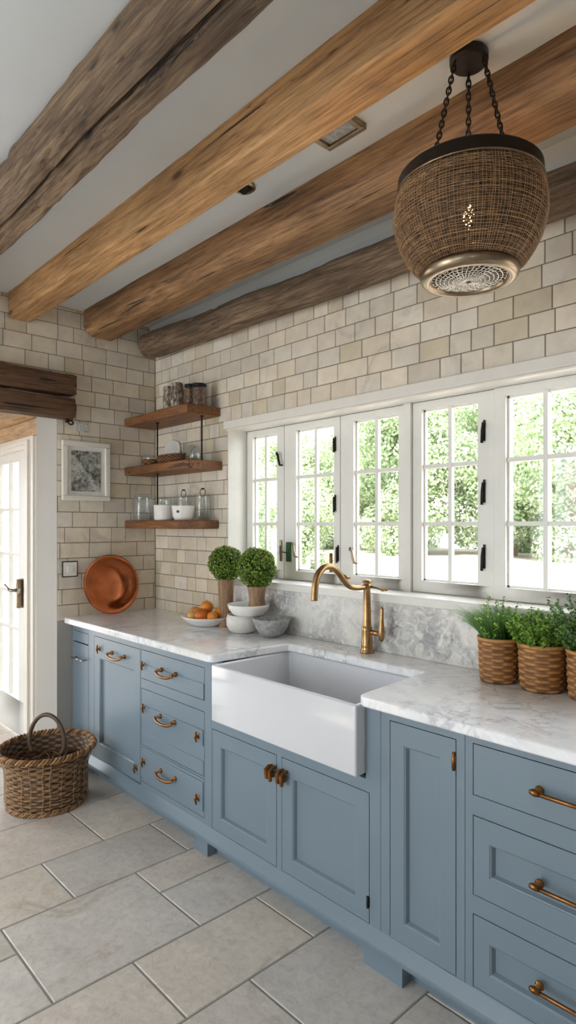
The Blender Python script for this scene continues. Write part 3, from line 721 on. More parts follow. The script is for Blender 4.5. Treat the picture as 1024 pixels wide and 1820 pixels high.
def braid(mb, R_, z, r, strands, turns, cols, sx=1, sy=1, n=160, c=(0, 0, 0)):
    for s in range(strands):
        pts = []
        for k in range(n):
            a = 2*PI*k/n; q = a*turns+2*PI*s/strands
            rr = R_+r*math.cos(q); pts.append((c[0]+rr*math.cos(a)*sx, c[1]+rr*math.sin(a)*sy, c[2]+z+r*math.sin(q)))
        vs = []; 
        mb.ring(pts, r*.75, 5, cols[s % len(cols)])
DK, LT = lin((74, 46, 26)), lin((196, 150, 98))

# middle shelf goods
t = thing('glass_bowl', 'small glass bowl wrapped in brown wicker, left end of the middle shelf', 'bowl', (.185, -.135, Z2))
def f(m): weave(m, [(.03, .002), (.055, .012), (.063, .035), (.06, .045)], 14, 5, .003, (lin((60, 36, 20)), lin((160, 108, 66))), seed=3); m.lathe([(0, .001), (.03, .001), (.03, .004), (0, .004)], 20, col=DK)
part(t, 'wicker_sleeve', M['strand'], f, True)
part(t, 'glass_rim', M['jar'], lambda m: m.shell([(.05, .01), (.060, .05), (.055, .072), (.052, .072), (.057, .05), (.047, .012)], 28), True)
t = thing('wicker_tray', 'long low brown wicker tray along the front of the middle shelf', 'tray', (.465, -.165, Z2))
def f(m): weave(m, [(.058, .002), (.062, .02), (.064, .048)], 30, 5, .003, (lin((52, 30, 18)), lin((168, 108, 60))), sx=2.2, sy=.72, seed=4); m.lathe([(0, .001), (.056, .001), (.056, .006), (0, .006)], 30, sx=2.2, sy=.72, col=DK)
part(t, 'tray_body', M['strand'], f, True)
part(t, 'rim', M['strand'], lambda m: braid(m, .064, .049, .003, 2, 22, [DK, lin((150, 96, 54))], 2.2, .72), True)
m = MB(); weave(m, [(.001, .0), (.03, .0), (.034, .012), (.034, .06), (.028, .074), (.001, .076)], 18, 8, .003, (lin((58, 34, 20)), lin((160, 104, 60))), sx=1.9, sy=1, seed=6)
tag(m.build('wicker_box', M['strand'], smooth=True, loc=(.33, -.065, Z2)), 'small lidded brown wicker box behind the long tray', 'box')
t = thing('glass_tumbler', 'clear ribbed glass tumbler standing behind the wicker tray', 'glass', (.505, -.065, Z2))
part(t, 'glass_body', M['jar'], lambda m: m.shell([(0.001, 0), (.030, 0), (.034, .02), (.037, .125), (.034, .125), (.031, .02), (.028, .012), (.001, .012)], 24), True)
m = MB(); pts = [(-.105, 0), (.105, 0), (.105, .13), (.08, .165), (.0, .185), (-.06, .165), (-.105, .11)]; m.prism(pts, -.006, .006, 'y')
o = tag(m.build('serving_board', M['stoneW'], bevel=.003, loc=(.225, -.022, Z2+.001)), 'pale rounded board leaning on the tiles behind the wicker box', 'board'); o.rotation_euler.x = math.radians(-5)
t = thing('bell_glass', 'small fluted clear glass at the right end of the middle shelf', 'glass', (.725, -.165, Z2))
part(t, 'glass_body', M['jar'], lambda m: m.shell([(.001, 0), (.025, 0), (.025, .004), (.034, .02), (.03, .05), (.012, .075), (.007, .08), (.010, .072), (.027, .048), (.03, .02), (.02, .006), (.001, .006)], 24), True)
# lowest shelf goods
def cjar(x, y, r, h, label, lidh=.02, fill=None, bail_=False):
    t = thing('glass_jar', label, 'jar', (x, y, Z3))
    part(t, 'jar_glass', M['jar'], lambda m: m.shell([(.001, 0), (r*.92, 0), (r, .01), (r*.98, h*.75), (r*.86, h*.86), (r*.9, h*.9), (r*.86, h*.9), (r*.82, h*.86), (r*.93, h*.73), (r*.94, .012), (.001, .008)], 30), True)
    part(t, 'lid', M['jar'], lambda m: m.lathe([(0, h*.91), (r*.95, h*.91), (r*1.0, h*.94), (r*.7, h*.98), (r*.2, h), (0, h)], 30), True)
    if fill: part(t, 'contents', fill, lambda m: m.lathe([(0, .01), (r*.9, .012), (r*.88, h*.55), (0, h*.58)], 26), 'auto')
    if bail_:
        part(t, 'wire_bail', M['iron'], lambda m: m.ring([(r*.55*math.cos(k*PI/8), 0, h*1.02+r*.45*math.sin(k*PI/8)) for k in range(16)], .002, 6), True)
        part(t, 'clip', M['iron'], lambda m: m.box(-.012, .012, -.004, .004, h*1.02+r*.38, h*1.02+r*.55))
cjar(.105, -.155, .068, .175, 'large clear lidded jar at the left end of the lowest shelf')
cjar(.245, -.085, .050, .155, 'clear lidded jar with white contents behind the white pots', fill=M['white'])
cjar(.44, -.058, .050, .165, 'clear clip-top jar behind the left white pot on the lowest shelf', bail_=True)
cjar(.645, -.055, .050, .165, 'clear clip-top jar behind the white bowl with the emblem', bail_=True)
m = MB(); m.shell([(.001, 0), (.060, 0), (.068, .01), (.070, .088), (.074, .092), (.070, .096), (.064, .09), (.062, .014), (.001, .012)], 36)
tag(m.build('ceramic_pot', M['white'], smooth=True, loc=(.395, -.165, Z3)), 'white straight-sided ceramic pot in the middle of the lowest shelf', 'pot')
t = thing('ceramic_bowl', 'white ceramic bowl with a small dark emblem at the right of the lowest shelf', 'bowl', (.60, -.165, Z3))
part(t, 'bowl_body', M['white'], lambda m: m.shell([(.001, 0), (.050, 0), (.062, .02), (.070, .082), (.072, .086), (.066, .084), (.057, .022), (.046, .01), (.001, .01)], 36), True)
part(t, 'emblem', M['iron'], lambda m: (m.box(.052, .0535, -.010, .010, -.010, .010), m.box(.0515, .0545, -.004, .004, -.014, .014)) and None).matrix_local = Matrix.Translation((0, 0, .056)) @ Matrix.Rotation(math.radians(-62), 4, 'Z') @ Matrix.Translation((.0125, 0, 0))

# ------------------------------------------------------------------ things on the left wall
t = thing('picture_frame', 'white framed grey botanical print on the tiled left wall', 'picture', (.002, -.506, 1.856))
def f(m):
    for a in ((-.158, .158, .155, .187), (-.158, .158, -.187, -.155), (-.158, -.126, -.155, .155), (.126, .158, -.155, .155)): m.box(0, .026, *a)
part(t, 'frame', M['trim'], f, bevel=.004)
part(t, 'mat', M['paper'], lambda m: m.box(0, .010, -.127, .127, -.156, .156))
part(t, 'print', M['print'], lambda m: m.box(.0101, .012, -.098, .098, -.128, .128))
m = MB(); m.box(.0, .006, -.572, -.490, 2.106, 2.168); tag(m.build('ornamental_tile', M['motif']), 'small blue-grey patterned tile just below the end of the door timber', 'tile')
t = thing('switch_plate', 'small black-rimmed white switch plate beside the copper tray', 'switch', (.001, -.61, 1.241))
part(t, 'rim', M['black'], lambda m: m.box(0, .007, -.05, .05, -.05, .05), bevel=.002)
part(t, 'plate', M['paper'], lambda m: m.box(.007, .0085, -.043, .043, -.043, .043)); part(t, 'button', M['white'], lambda m: m.box(.0085, .012, -.018, .018, -.022, .022), bevel=.002)
# copper tray leaning on the wall
m = MB(); rr = .190
m.lathe([(0, -.012), (.05, -.011), (.10, -.007), (.118, -.004), (.135, .004), (.15, .014), (.170, .018), (.184, .021), (rr, .023), (rr+.001, .026), (rr, .029), (.186, .030), (.172, .027), (.154, .022), (.139, .013), (.126, .006), (.105, -.001), (.08, -.004), (.05, -.006), (.025, -.007), (0, -.0072)], 96)
o = m.build('copper_tray', M['copper'], smooth='auto')
tag(o, 'round copper tray leaning against the left wall on the counter', 'tray')
tl = math.radians(9)
o.rotation_euler = (0, math.radians(90)-tl, 0); o.location = (.045, -.362, WH+.002+rr*math.cos(tl))
o.location.x = .008+rr*math.sin(tl)+.012

# ------------------------------------------------------------------ foliage
def leafquad(mb, p, n, size, col, long=1.6):
    n = n.normalized(); a = n.orthogonal().normalized(); a.rotate(Matrix.Rotation(R(0, 2*PI), 3, n)); b = n.cross(a)
    p = Vector(p); l = a*size*long; w = b*size*.5
    mb.add([p-l*.5, p+w+n*size*.12, p+l*.5, p-w+n*size*.12], [(0, 1, 2, 3)], col)
def greens(k, pal):
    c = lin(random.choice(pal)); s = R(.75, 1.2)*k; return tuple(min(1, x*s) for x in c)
TOP = [(120, 150, 50), (142, 170, 66), (98, 128, 40), (164, 188, 86), (80, 110, 36)]
def ball(mb, c, r, n, size, pal, squash=1):
    c = Vector(c)
    for _ in range(n):
        d = Vector((R(-1, 1), R(-1, 1), R(-1, 1)))
        if d.length > 1 or d.length < .05: continue
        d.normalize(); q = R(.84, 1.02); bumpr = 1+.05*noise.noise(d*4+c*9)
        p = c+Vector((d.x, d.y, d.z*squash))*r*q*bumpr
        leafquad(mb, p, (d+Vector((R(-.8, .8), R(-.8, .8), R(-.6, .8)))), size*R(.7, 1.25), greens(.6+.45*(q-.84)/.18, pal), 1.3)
DKG = lin((38, 56, 20))
def topiary(x, y, z, hpot, prof, r, label, lobes=()):
    t = thing('topiary', label, 'plant', (x, y, z))
    part(t, 'pot', M['potwood'], lambda m: m.lathe([(0, 0)]+prof+[(prof[-1][0]*.85, hpot), (prof[-1][0]*.8, hpot-.012), (0, hpot-.012)], 32), 'auto')
    def f(m):
        zc = hpot+r*.86; m.lathe([(0, -r*.86), (r*.5, -r*.75), (r*.84, -r*.2), (r*.86, .1*r), (r*.6, r*.6), (0, r*.85)], 20, (0, 0, zc), col=DKG)
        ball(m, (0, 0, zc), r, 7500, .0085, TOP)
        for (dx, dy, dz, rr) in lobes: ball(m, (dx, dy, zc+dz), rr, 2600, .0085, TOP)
    part(t, 'foliage', M['leaf'], f)
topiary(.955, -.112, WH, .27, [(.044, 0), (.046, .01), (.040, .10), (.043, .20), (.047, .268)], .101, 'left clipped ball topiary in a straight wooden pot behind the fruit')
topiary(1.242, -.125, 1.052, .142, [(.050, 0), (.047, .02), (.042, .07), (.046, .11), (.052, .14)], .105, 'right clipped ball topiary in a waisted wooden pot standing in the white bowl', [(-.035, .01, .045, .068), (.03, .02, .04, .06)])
# stacked bowls
m = MB(); m.shell([(.001, 0), (.045, 0), (.072, .012), (.088, .04), (.089, .075), (.083, .0975), (.079, .0975), (.083, .075), (.081, .042), (.066, .018), (.001, .008)], 48)
tag(m.build('stone_bowl', M['stoneW'], smooth=True, loc=(1.175, -.165, WH+.0005)), 'deep round white stoneware bowl under the shallow one', 'bowl')
m = MB(); m.shell([(.001, 0), (.082, 0), (.086, .004), (.106, .03), (.114, .052), (.113, .056), (.109, .055), (.101, .032), (.080, .011), (.001, .010)], 48)
tag(m.build('shallow_bowl', M['white'], smooth=True, loc=(1.205, -.15, WH+.0985)), 'shallow white bowl holding the right topiary', 'bowl')
m = MB(); m.shell([(.001, 0), (.035, 0), (.060, .016), (.083, .05), (.100, .095), (.098, .098), (.094, .096), (.077, .054), (.055, .024), (.001, .010)], 48)
tag(m.build('speckled_bowl', M['speck'], smooth=True, loc=(1.377, -.14, WH+.0005)), 'grey speckled stone bowl, empty, beside the white bowls', 'bowl')
# fruit platter
PXc, PYc = .84, -.165
m = MB(); m.shell([(.001, 0), (.075, 0), (.10, .008), (.14, .04), (.152, .052), (.150, .055), (.144, .052), (.10, .017), (.07, .010), (.001, .009)], 56, (0, 0, 0), 1, .92)
tag(m.build('platter', M['white'], smooth=True, loc=(PXc, PYc, WH+.0005)), 'white oval platter carrying the orange fruit', 'platter')
def fruit(x, y, z, r, col, label, kind='orange_fruit', pear=0, rot=(0, 0, 0)):
    t = thing(kind, label, 'fruit', (PXc+x, PYc+y, WH+z)); t.rotation_euler = rot
    n = 14; pr = []
    for k in range(n+1):
        a = PI*k/n; rr = r*math.sin(a)*(1-pear*.35*max(0, -math.cos(a)) if False else 1); zz_ = -r*math.cos(a)
        if pear and zz_ > 0: zz_ *= 1+pear; rr *= (1-.35*pear*zz_/r/ (1+pear))
        pr.append((max(rr, 0), zz_*.93))
    def f(m):
        m.lathe(pr, 26, col=lin(col)); m.v = [tuple(Vector(v)*(1+.03*noise.noise(Vector(v)*40+Vector((x*90, 0, 0))))) for v in m.v]
    part(t, 'skin', M['orange'], f, True)
    part(t, 'stalk', M['soil'], lambda m: m.tube([(0, 0, pr[-1][1]*.97), (.001, 0, pr[-1][1]+.006)], .0022, 6), True)
OR, YE, DO = (232, 140, 44), (236, 182, 96), (206, 112, 24)
fruit(-.095, -.015, .062, .036, (214, 150, 90), 'pale orange pear lying at the far left of the platter', 'pear', .5, (0, 1.3, .5))
fruit(-.035, -.075, .052, .030, (240, 186, 100), 'small pale yellow fruit at the front of the platter', 'apricot')
fruit(.035, -.06, .063, .040, DO, 'dark orange fruit with brown blotches at the front middle of the platter')
fruit(.1, -.03, .061, .031, OR, 'small bright orange at the front right of the platter', 'orange_fruit', .4, (0, 1.2, -.4))
fruit(-.03, .02, .092, .036, (220, 138, 66), 'dull orange pear at the back left of the pile', 'pear', .4, (.3, .5, 0))
fruit(.01, -.005, .105, .038, OR, 'bright orange fruit on top of the pile')
fruit(.09, .04, .075, .040, (228, 138, 34), 'large orange at the back right of the platter')

# ------------------------------------------------------------------ herb baskets
def herb(x, y, r, label, kind, seed):
    t = thing('potted_herb', label, 'plant', (x, y, WH+.0005))
    H_ = .160
    cols = (lin((122, 76, 34)), lin((204, 148, 88)))
    def f(m):
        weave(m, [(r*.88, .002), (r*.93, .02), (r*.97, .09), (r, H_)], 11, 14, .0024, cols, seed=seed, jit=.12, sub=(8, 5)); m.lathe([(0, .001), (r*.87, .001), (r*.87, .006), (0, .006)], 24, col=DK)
        m.shell([(r*1.03, H_-.008), (r*1.05, H_-.002), (r*1.02, H_+.004), (r*.97, H_+.002), (r*.97, H_-.008)], 48, col=cols[1])
    part(t, 'basket', M['strand'], f, True)
    part(t, 'soil', M['soil'], lambda m: m.lathe([(0, H_-.02), (r*.93, H_-.02), (r*.9, H_-.008), (0, H_-.002)], 24), True)
    rnd = random.Random(seed)
    def f(m):
        if kind == 'grass':
            for _ in range(1500):
                a = rnd.uniform(0, 2*PI); q = r*.85*rnd.random()**.5; p = Vector((q*math.cos(a), q*math.sin(a), H_-.015))
                L = rnd.uniform(.08, .155); out = Vector((math.cos(a), math.sin(a), 0))*q/r*rnd.uniform(.3, 1.05)+Vector((rnd.uniform(-.25, .2)-.28, rnd.uniform(-.2, .2)-.1, 0))
                w = rnd.uniform(.0011, .002); side = Vector((-math.sin(a+1), math.cos(a+1), 0)).normalized()*w
                col = greens(1.25, [(110, 146, 84), (88, 128, 66), (134, 166, 104), (72, 108, 56)])
                vs = []
                for k in range(4):
                    s = k/3; c = p+Vector((0, 0, 1))*L*s*(1-.18*s)+out*L*s*s*.9; ww = side*(1-s*.85); vs += [c-ww, c+ww]
                m.add(vs, [(0, 1, 3, 2), (2, 3, 5, 4), (4, 5, 7, 6)], col)
            spr = 14
        else: spr = 150
        for _ in range(spr):
            a = rnd.uniform(0, 2*PI); q = r*.9*rnd.random()**.5; p = Vector((q*math.cos(a), q*math.sin(a), H_-.015))
            L = rnd.uniform(.06, .145 if kind != 'tall' else .15)*(1.1-.35*q/r)
            if kind == 'tall': L *= 1.0+1.0*max(0, math.cos(a-2.6))*q/r
            if kind == 'grass': L = rnd.uniform(.13, .17)
            d = (Vector((math.cos(a)*q/r*.75+rnd.uniform(-.2, .2), math.sin(a)*q/r*.75+rnd.uniform(-.2, .2), 1))).normalized()
            m.tube([p, p+d*L*.5+Vector((0, 0, .004)), p+d*L], .0008, 3, greens(.8, [(90, 120, 50)]))
            nl = int(L/.0042)
            for k in range(nl):
                s = (k+1)/nl
                if s < .2: continue
                dd = Vector((rnd.uniform(-1, 1), rnd.uniform(-1, 1), rnd.uniform(-.1, .8))).normalized()
                for q2 in range(2): leafquad(m, p+d*L*s+dd*rnd.uniform(.003, .012), dd+Vector((0, 0, .5)), rnd.uniform(.006, .0105), greens(1.3, [(112, 150, 50), (140, 176, 76), (84, 122, 40), (160, 190, 96)] if kind != 'tall' else [(92, 124, 66), (120, 150, 90), (70, 100, 50)]), 1.25)
    part(t, 'foliage', M['leaf'], f)
herb(2.618, -.112, .074, 'chive-like grassy herb in a small wicker basket, leftmost of the three herbs', 'grass', 21)
herb(2.782, -.112, .080, 'bushy bright green thyme in the middle wicker basket of the three herbs', 'bush', 22)
herb(2.948, -.112, .076, 'taller grey-green herb in the wicker basket at the right edge', 'tall', 23)

# ------------------------------------------------------------------ big floor basket
t = thing('wicker_basket', 'large brown wicker basket with a round bail handle on the floor by the doorway', 'basket', (.375, -.90, .001))
cols = (lin((62, 38, 22)), lin((192, 148, 102)))
def f(m):
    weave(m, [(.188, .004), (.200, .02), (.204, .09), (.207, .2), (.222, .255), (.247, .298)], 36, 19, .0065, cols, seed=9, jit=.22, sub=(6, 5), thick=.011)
    m.lathe([(0, .003), (.19, .003), (.19, .014), (0, .014)], 40, col=DK)
part(t, 'basket_body', M['strand'], f, True)
def f(m):
    rnd = random.Random(4)
    for k in range(24):
        a = 2*PI*(k+rnd.uniform(-.3, .3))/24
        m.tube([((q+.0085)*math.cos(a+.02*math.sin(z*40+k)), (q+.0085)*math.sin(a+.02*math.sin(z*40+k)), z) for q, z in [(.197, .02), (.203, .06), (.205, .10), (.206, .15), (.208, .2), (.221, .25), (.238, .285)]], rnd.choice([.0012, .0018, .0022]), 4)
    for k in range(15):
        z = .03+.235*k/14; q = .2045+.003 if z < .2 else .207+(z-.2)*.36
        m.ring([((q+.008)*math.cos(2*PI*j/80), (q+.008)*math.sin(2*PI*j/80), z+.003*math.sin(j*1.3+k)) for j in range(80)], .0012, 4)
part(t, 'pale_ties', plain('pale_raffia', (176, 144, 106), .6, nz=.3, nscale=60), f, True)
part(t, 'rim', M['strand'], lambda m: (braid(m, .247, .302, .010, 3, 26, [cols[1], lin((120, 80, 46)), lin((168, 124, 78))], n=240), braid(m, .20, .012, .007, 3, 24, [cols[1], lin((140, 96, 56))], n=200)) and None, True)
def f(m):
    rnd = random.Random(5)
    for _ in range(260):
        a = rnd.uniform(0, 2*PI); q = .18*rnd.random()**.5; p = Vector((q*math.cos(a), q*math.sin(a), rnd.uniform(.19, .235)))
        d = Vector((rnd.uniform(-1, 1), rnd.uniform(-1, 1), rnd.uniform(-.2, .2))).normalized()*rnd.uniform(.03, .06)
        if (p+d).xy.length > .19 or (p-d).xy.length > .19: continue
        m.tube([p-d, p+Vector((0, 0, .008)), p+d], .0035, 5, tuple(v*rnd.uniform(.5, 1.3) for v in lin((120, 80, 46))))
    m.lathe([(0, .19), (.195, .19), (.195, .2), (0, .205)], 36, col=lin((70, 44, 26)))
part(t, 'lining', M['strand'], f, True)
def f(m):
    for off in (0,):
        pts = [(.108*math.cos(a), .0, .30+.155*math.sin(a)*(1 if math.sin(a) > 0 else .55)) for a in [PI*(-.22+1.44*k/30) for k in range(31)]]
        m.tube(pts, .0115, 10)
hd = part(t, 'handle', M['iron'] if False else plain('dark_cane', (96, 76, 60), .45, nz=.2), f, True); hd.rotation_euler.z = math.radians(35); hd.location = (-.0, .0, .02)

# ------------------------------------------------------------------ pendant lamp
LX, LY = 2.818, -.652
t = thing('pendant_lamp', 'large barrel-shaped woven rattan pendant lamp hung on three dark chains', 'lamp', (LX, LY, CEIL))
part(t, 'canopy', M['lampdark'], lambda m: m.lathe([(0, 0), (.050, 0), (.054, -.006), (.054, -.024), (.049, -.030), (.03, -.030), (0, -.031)], 36), 'auto')
CH = []
def chain(a):
    top = Vector((.044*math.cos(a), .044*math.sin(a), -.027)); bot = Vector((.122*math.cos(a), .122*math.sin(a), -.372))
    def f(m):
        d = bot-top; L = d.length; n = int(L/.0165); u = d.normalized(); s1 = u.orthogonal().normalized(); s2 = u.cross(s1)
        for k in range(n):
            c = top+d*(k+.5)/n; s = (s1 if k % 2 else s2); 
            pts = [c+u*.0125*math.cos(q)+s*.0062*math.sin(q) for q in [2*PI*j/14 for j in range(14)]]
            m.ring(pts, .0024, 6)
    part(t, 'chain', M['lampdark'], f, True)
for a in (200, 320, 80): chain(math.radians(a+42))
# shade profile, top to bottom (r, z below the ceiling)
SP = [(.193, -.375), (.201, -.395), (.208, -.42), (.2125, -.45), (.213, -.475), (.208, -.505), (.197, -.54), (.180, -.575), (.160, -.605), (.137, -.624)]
def spr(z):
    for (r0, z0), (r1, z1) in zip(SP[:-1], SP[1:]):
        if z1 <= z <= z0: return r0+(r1-r0)*(z0-z)/(z0-z1)
    return SP[-1][0]
part(t, 'shade', M['cloth'], lambda m: m.shell([(r-.003, z) for r, z in SP]+[(r-.006, z) for r, z in SP[::-1]], 96), True)
def f(m):
    rnd = random.Random(2)
    nr = 50
    for j in range(nr):
        z = -.380-(.621-.380)*j/(nr-1); ph = rnd.uniform(0, 6); th = rnd.choice([.00045, .0006, .0009])
        pts = []
        for k in range(120):
            a = 2*PI*k/120; zz_ = z+.0022*math.sin(3*a+ph)+.0016*noise.noise(Vector((math.cos(a)*6, math.sin(a)*6, j)))
            r = spr(zz_)+.0012*math.cos(PI*(k/1.5+j)); pts.append((r*math.cos(a), r*math.sin(a), zz_))
        m.ring(pts, th, 3)
    ns = 150
    for k in range(ns):
        a0 = 2*PI*(k+rnd.uniform(-.25, .25))/ns; th = rnd.choice([.0004, .00055, .0008]); pts = []
        for j in range(30):
            z = -.378-(.623-.378)*j/29; a = a0+.012*noise.noise(Vector((k, z*14, 0))); r = spr(z)+.0014; pts.append((r*math.cos(a), r*math.sin(a), z))
        m.tube(pts, th, 3, cap=False)
part(t, 'rattan_strands', M['rattan'], f)
part(t, 'top_band', M['lampdark'], lambda m: m.shell([(.203, -.390), (.201, -.356), (.195, -.350), (.187, -.350), (.187, -.388)], 80), 'auto')
part(t, 'band_edge', M['pewter'], lambda m: m.shell([(.2045, -.396), (.2065, -.393), (.2045, -.389), (.2025, -.393)], 80), True)
part(t, 'bottom_ring', M['pewter'], lambda m: m.shell([(.130, -.616), (.137, -.624), (.139, -.634), (.135, -.646), (.126, -.653), (.113, -.654), (.107, -.650), (.104, -.638), (.106, -.622), (.12, -.616)], 72), True)
def f(m):
    rnd = random.Random(8)
    for j in range(9):
        R_ = .010+.094*j/8; z = -.642-.012*(1-(R_/.104)**2)
        m.ring([(R_*math.cos(2*PI*k/60), R_*math.sin(2*PI*k/60), z+.0015*math.sin(k*2+j)) for k in range(60)], .0017, 5)
    for k in range(36):
        a = 2*PI*k/36; m.tube([(q*math.cos(a+q*4), q*math.sin(a+q*4), -.642-.012*(1-(q/.104)**2)+.001*math.sin(q*700)) for q in [.01+.095*j/14 for j in range(15)]], .0015, 5)
part(t, 'beaded_diffuser', M['crystal'], f, True)
part(t, 'diffuser_backing', M['cloth'], lambda m: m.lathe([(0, -.645), (.06, -.643), (.104, -.632), (.104, -.63), (0, -.641)], 40))
part(t, 'candle_tube', M['trim'], lambda m: m.tube([(0, 0, -.635), (0, 0, -.50)], .012, 14), True)
part(t, 'bulb', M['bulb'], lambda m: m.lathe([(0, -.500), (.010, -.496), (.017, -.475), (.014, -.455), (.005, -.435), (0, -.430)], 16), True)
part(t, 'stem', M['lampdark'], lambda m: [m.tube([(0, 0, -.376), (.196*math.cos(a), .196*math.sin(a), -.376)], .0045, 6) for a in (.73, 2.83, 4.92)] and None, True)

# ceiling fittings
t = thing('ceiling_light', 'square glass ceiling light half hidden behind the honey coloured beam', 'light', (2.335, -.715, CEIL), rz=math.radians(0))
def f(m):
    for a in ((-.085, .085, .065, .085), (-.085, .085, -.085, -.065), (-.085, -.065, -.065, .065), (.065, .085, -.065, .065)): m.box(*a, -.022, 0)
part(t, 'frame', M['pewter'], f, bevel=.003); part(t, 'diffuser', M['speck'], lambda m: m.box(-.066, .066, -.066, .066, -.012, -.002))
t = thing('ceiling_vent', 'small round dark ceiling vent half hidden by the honey coloured beam', 'vent', (1.835, -.690, CEIL))
part(t, 'rim', M['pewter'], lambda m: m.lathe([(0, 0), (.046, 0), (.048, -.008), (.040, -.014), (.036, -.012), (0, -.010)], 28), 'auto')
part(t, 'grille', M['iron'], lambda m: [m.box(-.028, .028, k*.011-.003, k*.011+.003, -.016, -.011) for k in (-2, -1, 0, 1, 2)] and None)

# ------------------------------------------------------------------ garden outside
def gz(y): return -.12+1.02*max(0, min(1, (y-1.0)/6.5))**1.0
g = MB(); ys = [.26, 1, 2, 3, 4, 5, 6, 7, 7.5, 9, 12, 30]; xs = [-16+2*i for i in range(16)]
for i in range(len(xs)-1):
    for j in range(len(ys)-1):
        P = [(xs[i], ys[j]), (xs[i+1], ys[j]), (xs[i+1], ys[j+1]), (xs[i], ys[j+1])]; g.add([(a, b, gz(b)+.02*noise.noise(Vector((a, b, 0)))) for a, b in P], [(0, 1, 2, 3)])
gr = g.build('ground', M['ground']); gr['kind'] = 'structure'
m = MB(); m.box(-16, -.34, -.54, .27, -.14, -.05); m.box(-16, -2.4, -8, -.5, -.14, -.05); struct(m.build('ground_terrace', M['ground']))
GP = [(180, 198, 156), (196, 212, 174), (162, 184, 138), (212, 222, 194), (146, 170, 124), (204, 208, 184)]
def bushmesh(seed, r, h, n, size):
    rnd = random.Random(seed); m = MB(); cs = []
    for _ in range(22):
        a = rnd.uniform(0, 2*PI); q = rnd.uniform(0, r*.75); cs.append((Vector((q*math.cos(a), q*math.sin(a), rnd.uniform(.06, .88)*h)), rnd.uniform(.28, .45)*r))
    for _ in range(n):
        c, rr = rnd.choice(cs); d = Vector((rnd.gauss(0, 1), rnd.gauss(0, 1), rnd.gauss(0, 1))).normalized(); p = c+d*rr*rnd.uniform(.7, 1.1)
        if p.z < .02: p.z = .02+rnd.random()*.1
        col = lin(rnd.choice(GP)); k = rnd.uniform(.75, 1.2)
        leafquad(m, p, d+Vector((rnd.uniform(-.6, .6), rnd.uniform(-.6, .6), rnd.uniform(-.2, .8))), size*rnd.uniform(.7, 1.4), tuple(v*k for v in col))
    return m
random.seed(3)
trunkm = MB(); trunkm.tube([(0, 0, 0), (.05, .02, 1.2), (0, .05, 2.4)], [.12, .09, .05], 8)
protos = [bushmesh(s, 1.3, h, 34000, .042) for s, h in ((1, 3.2), (2, 2.6), (3, 3.8))]
TL = ['leafy green tree in the garden', 'rounded green shrub in the garden', 'tall loose green tree in the garden']
tmpl = []
def place(k, x, y, s, label):
    if len(tmpl) <= k: pass
    r = bpy.data.objects.new('garden_tree', None); C.objects.link(r); r.location = (x, y, gz(y)-.02); r.scale = (s, s, s); r.rotation_euler.z = R(0, 6)
    tag(r, label, 'tree', 'trees beyond the kitchen windows')
    for nm, mesh in (('foliage', LM[k]), ('trunk', TM)):
        o = bpy.data.objects.new(nm, mesh); C.objects.link(o); o.parent = r
LM = []
for i, pm in enumerate(protos):
    o = pm.build('foliage', M['gleaf']); LM.append(o.data); bpy.data.objects.remove(o)
o = trunkm.build('trunk', M['potwood'], smooth=True); TM = o.data; bpy.data.objects.remove(o)
spots = [(-9.5, 9.5), (-7.4, 8.6), (-5.5, 9.4), (-3.8, 8.4), (-2.2, 9.3), (-.6, 8.2), (.9, 8.9), (2.4, 8.2), (3.9, 9.1), (5.4, 8.4), (7, 9.2), (-6.4, 11.5), (-3.0, 11.6), (0.2, 11.4), (3.3, 11.5), (6.0, 11.6), (-9.0, 12.2)]
for i, (x, y) in enumerate(spots):
    back = y > 11
    place(i % 3, x, y, R(.95, 1.15)*(1.45 if back else 1), ('pale green tree in the back row seen through the kitchen windows' if back else 'sunlit leafy green shrub in the front row of the garden hedge beyond the windows'))
for x, y in ((-2.2, 2.4), (-3.6, 3.6), (-5.2, 3.4), (-4.4, 5.4), (-6.6, 6.0)):
    place(1, x, y, R(.7, .95), 'leafy green shrub outside the glazed door')

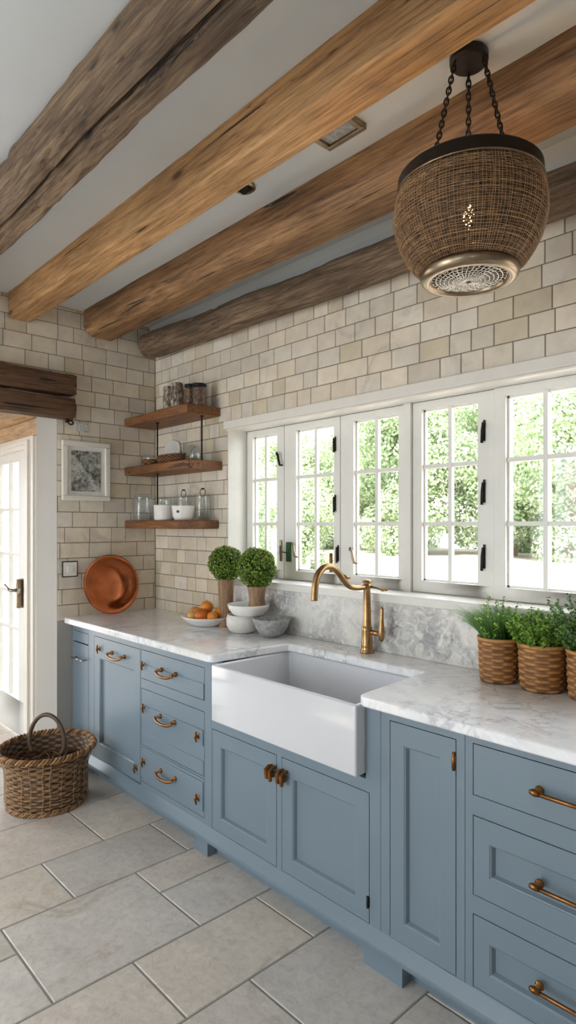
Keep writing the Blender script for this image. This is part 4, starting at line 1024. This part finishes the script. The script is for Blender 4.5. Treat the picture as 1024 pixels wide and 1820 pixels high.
# ------------------------------------------------------------------ light
w = bpy.data.worlds.new('sky'); bpy.context.scene.world = w; w.use_nodes = True
nt = w.node_tree; bg = nt.nodes['Background']
bg.inputs[0].default_value = (.88, .95, 1.0, 1); bg.inputs[1].default_value = 5.5
def light(name, typ, loc, rot, **kw):
    l = bpy.data.lights.new(name, typ)
    for k, v in kw.items(): setattr(l, k, v)
    o = bpy.data.objects.new(name, l); C.objects.link(o); o.location = loc; o.rotation_euler = rot; return o
sun = light('sun', 'SUN', (0, 0, 8), (0, 0, 0), energy=11.0, angle=.03, color=(1, .95, .86))
sun.rotation_euler = Vector((-.28, .62, -.85)).to_track_quat('-Z', 'Y').to_euler()
def portal(loc, rot, sx, sy):
    o = light('portal', 'AREA', loc, rot, shape='RECTANGLE', size=sx, size_y=sy); o.data.cycles.is_portal = True
portal(((WX0+WX1)/2, .25, 1.65), (math.radians(-90), 0, 0), WX1-WX0, .95)
for a, b, c, d in fh: portal(((a+b)/2, YF-.26, (c+d)/2), (math.radians(90), 0, 0), b-a, d-c)
for a, b, c, d in rh: portal((XR+.26, (a+b)/2, (c+d)/2), (0, math.radians(90), 0), d-c, b-a)
portal((-2.41, -2.15, 1.09), (0, math.radians(-90), 0), 2.02, 1.6)
portal((-1.06, PY+.15, 1.0), (math.radians(-90), 0, 0), 1.0, 2.0)
light('bulb_light', 'POINT', (LX, LY, CEIL-.47), (0, 0, 0), energy=5, color=(1, .72, .42), shadow_soft_size=.015)

# ------------------------------------------------------------------ camera
cd = bpy.data.cameras.new('camera'); cam = bpy.data.objects.new('camera', cd); C.objects.link(cam)
cam.location = (3.77, -2.243, 1.52)
cd.sensor_fit = 'HORIZONTAL'; cd.sensor_width = 36; cd.lens = 36*1102/1024
cd.shift_y = 22/1024
cam.rotation_euler = (math.radians(90), 0, math.atan2(.7333, .6799))
cd.clip_start = .05; cd.clip_end = 100
sc_ = bpy.context.scene; sc_.camera = cam
sc_.view_settings.view_transform = 'Standard'; sc_.view_settings.look = 'None'; sc_.view_settings.gamma = 1
sc_.view_settings.exposure = 0.33
sc_.cycles.use_denoising = True
sc_.cycles.max_bounces = 12; sc_.cycles.diffuse_bounces = 6; sc_.cycles.transparent_max_bounces = 16
sc_.cycles.sample_clamp_indirect = 6
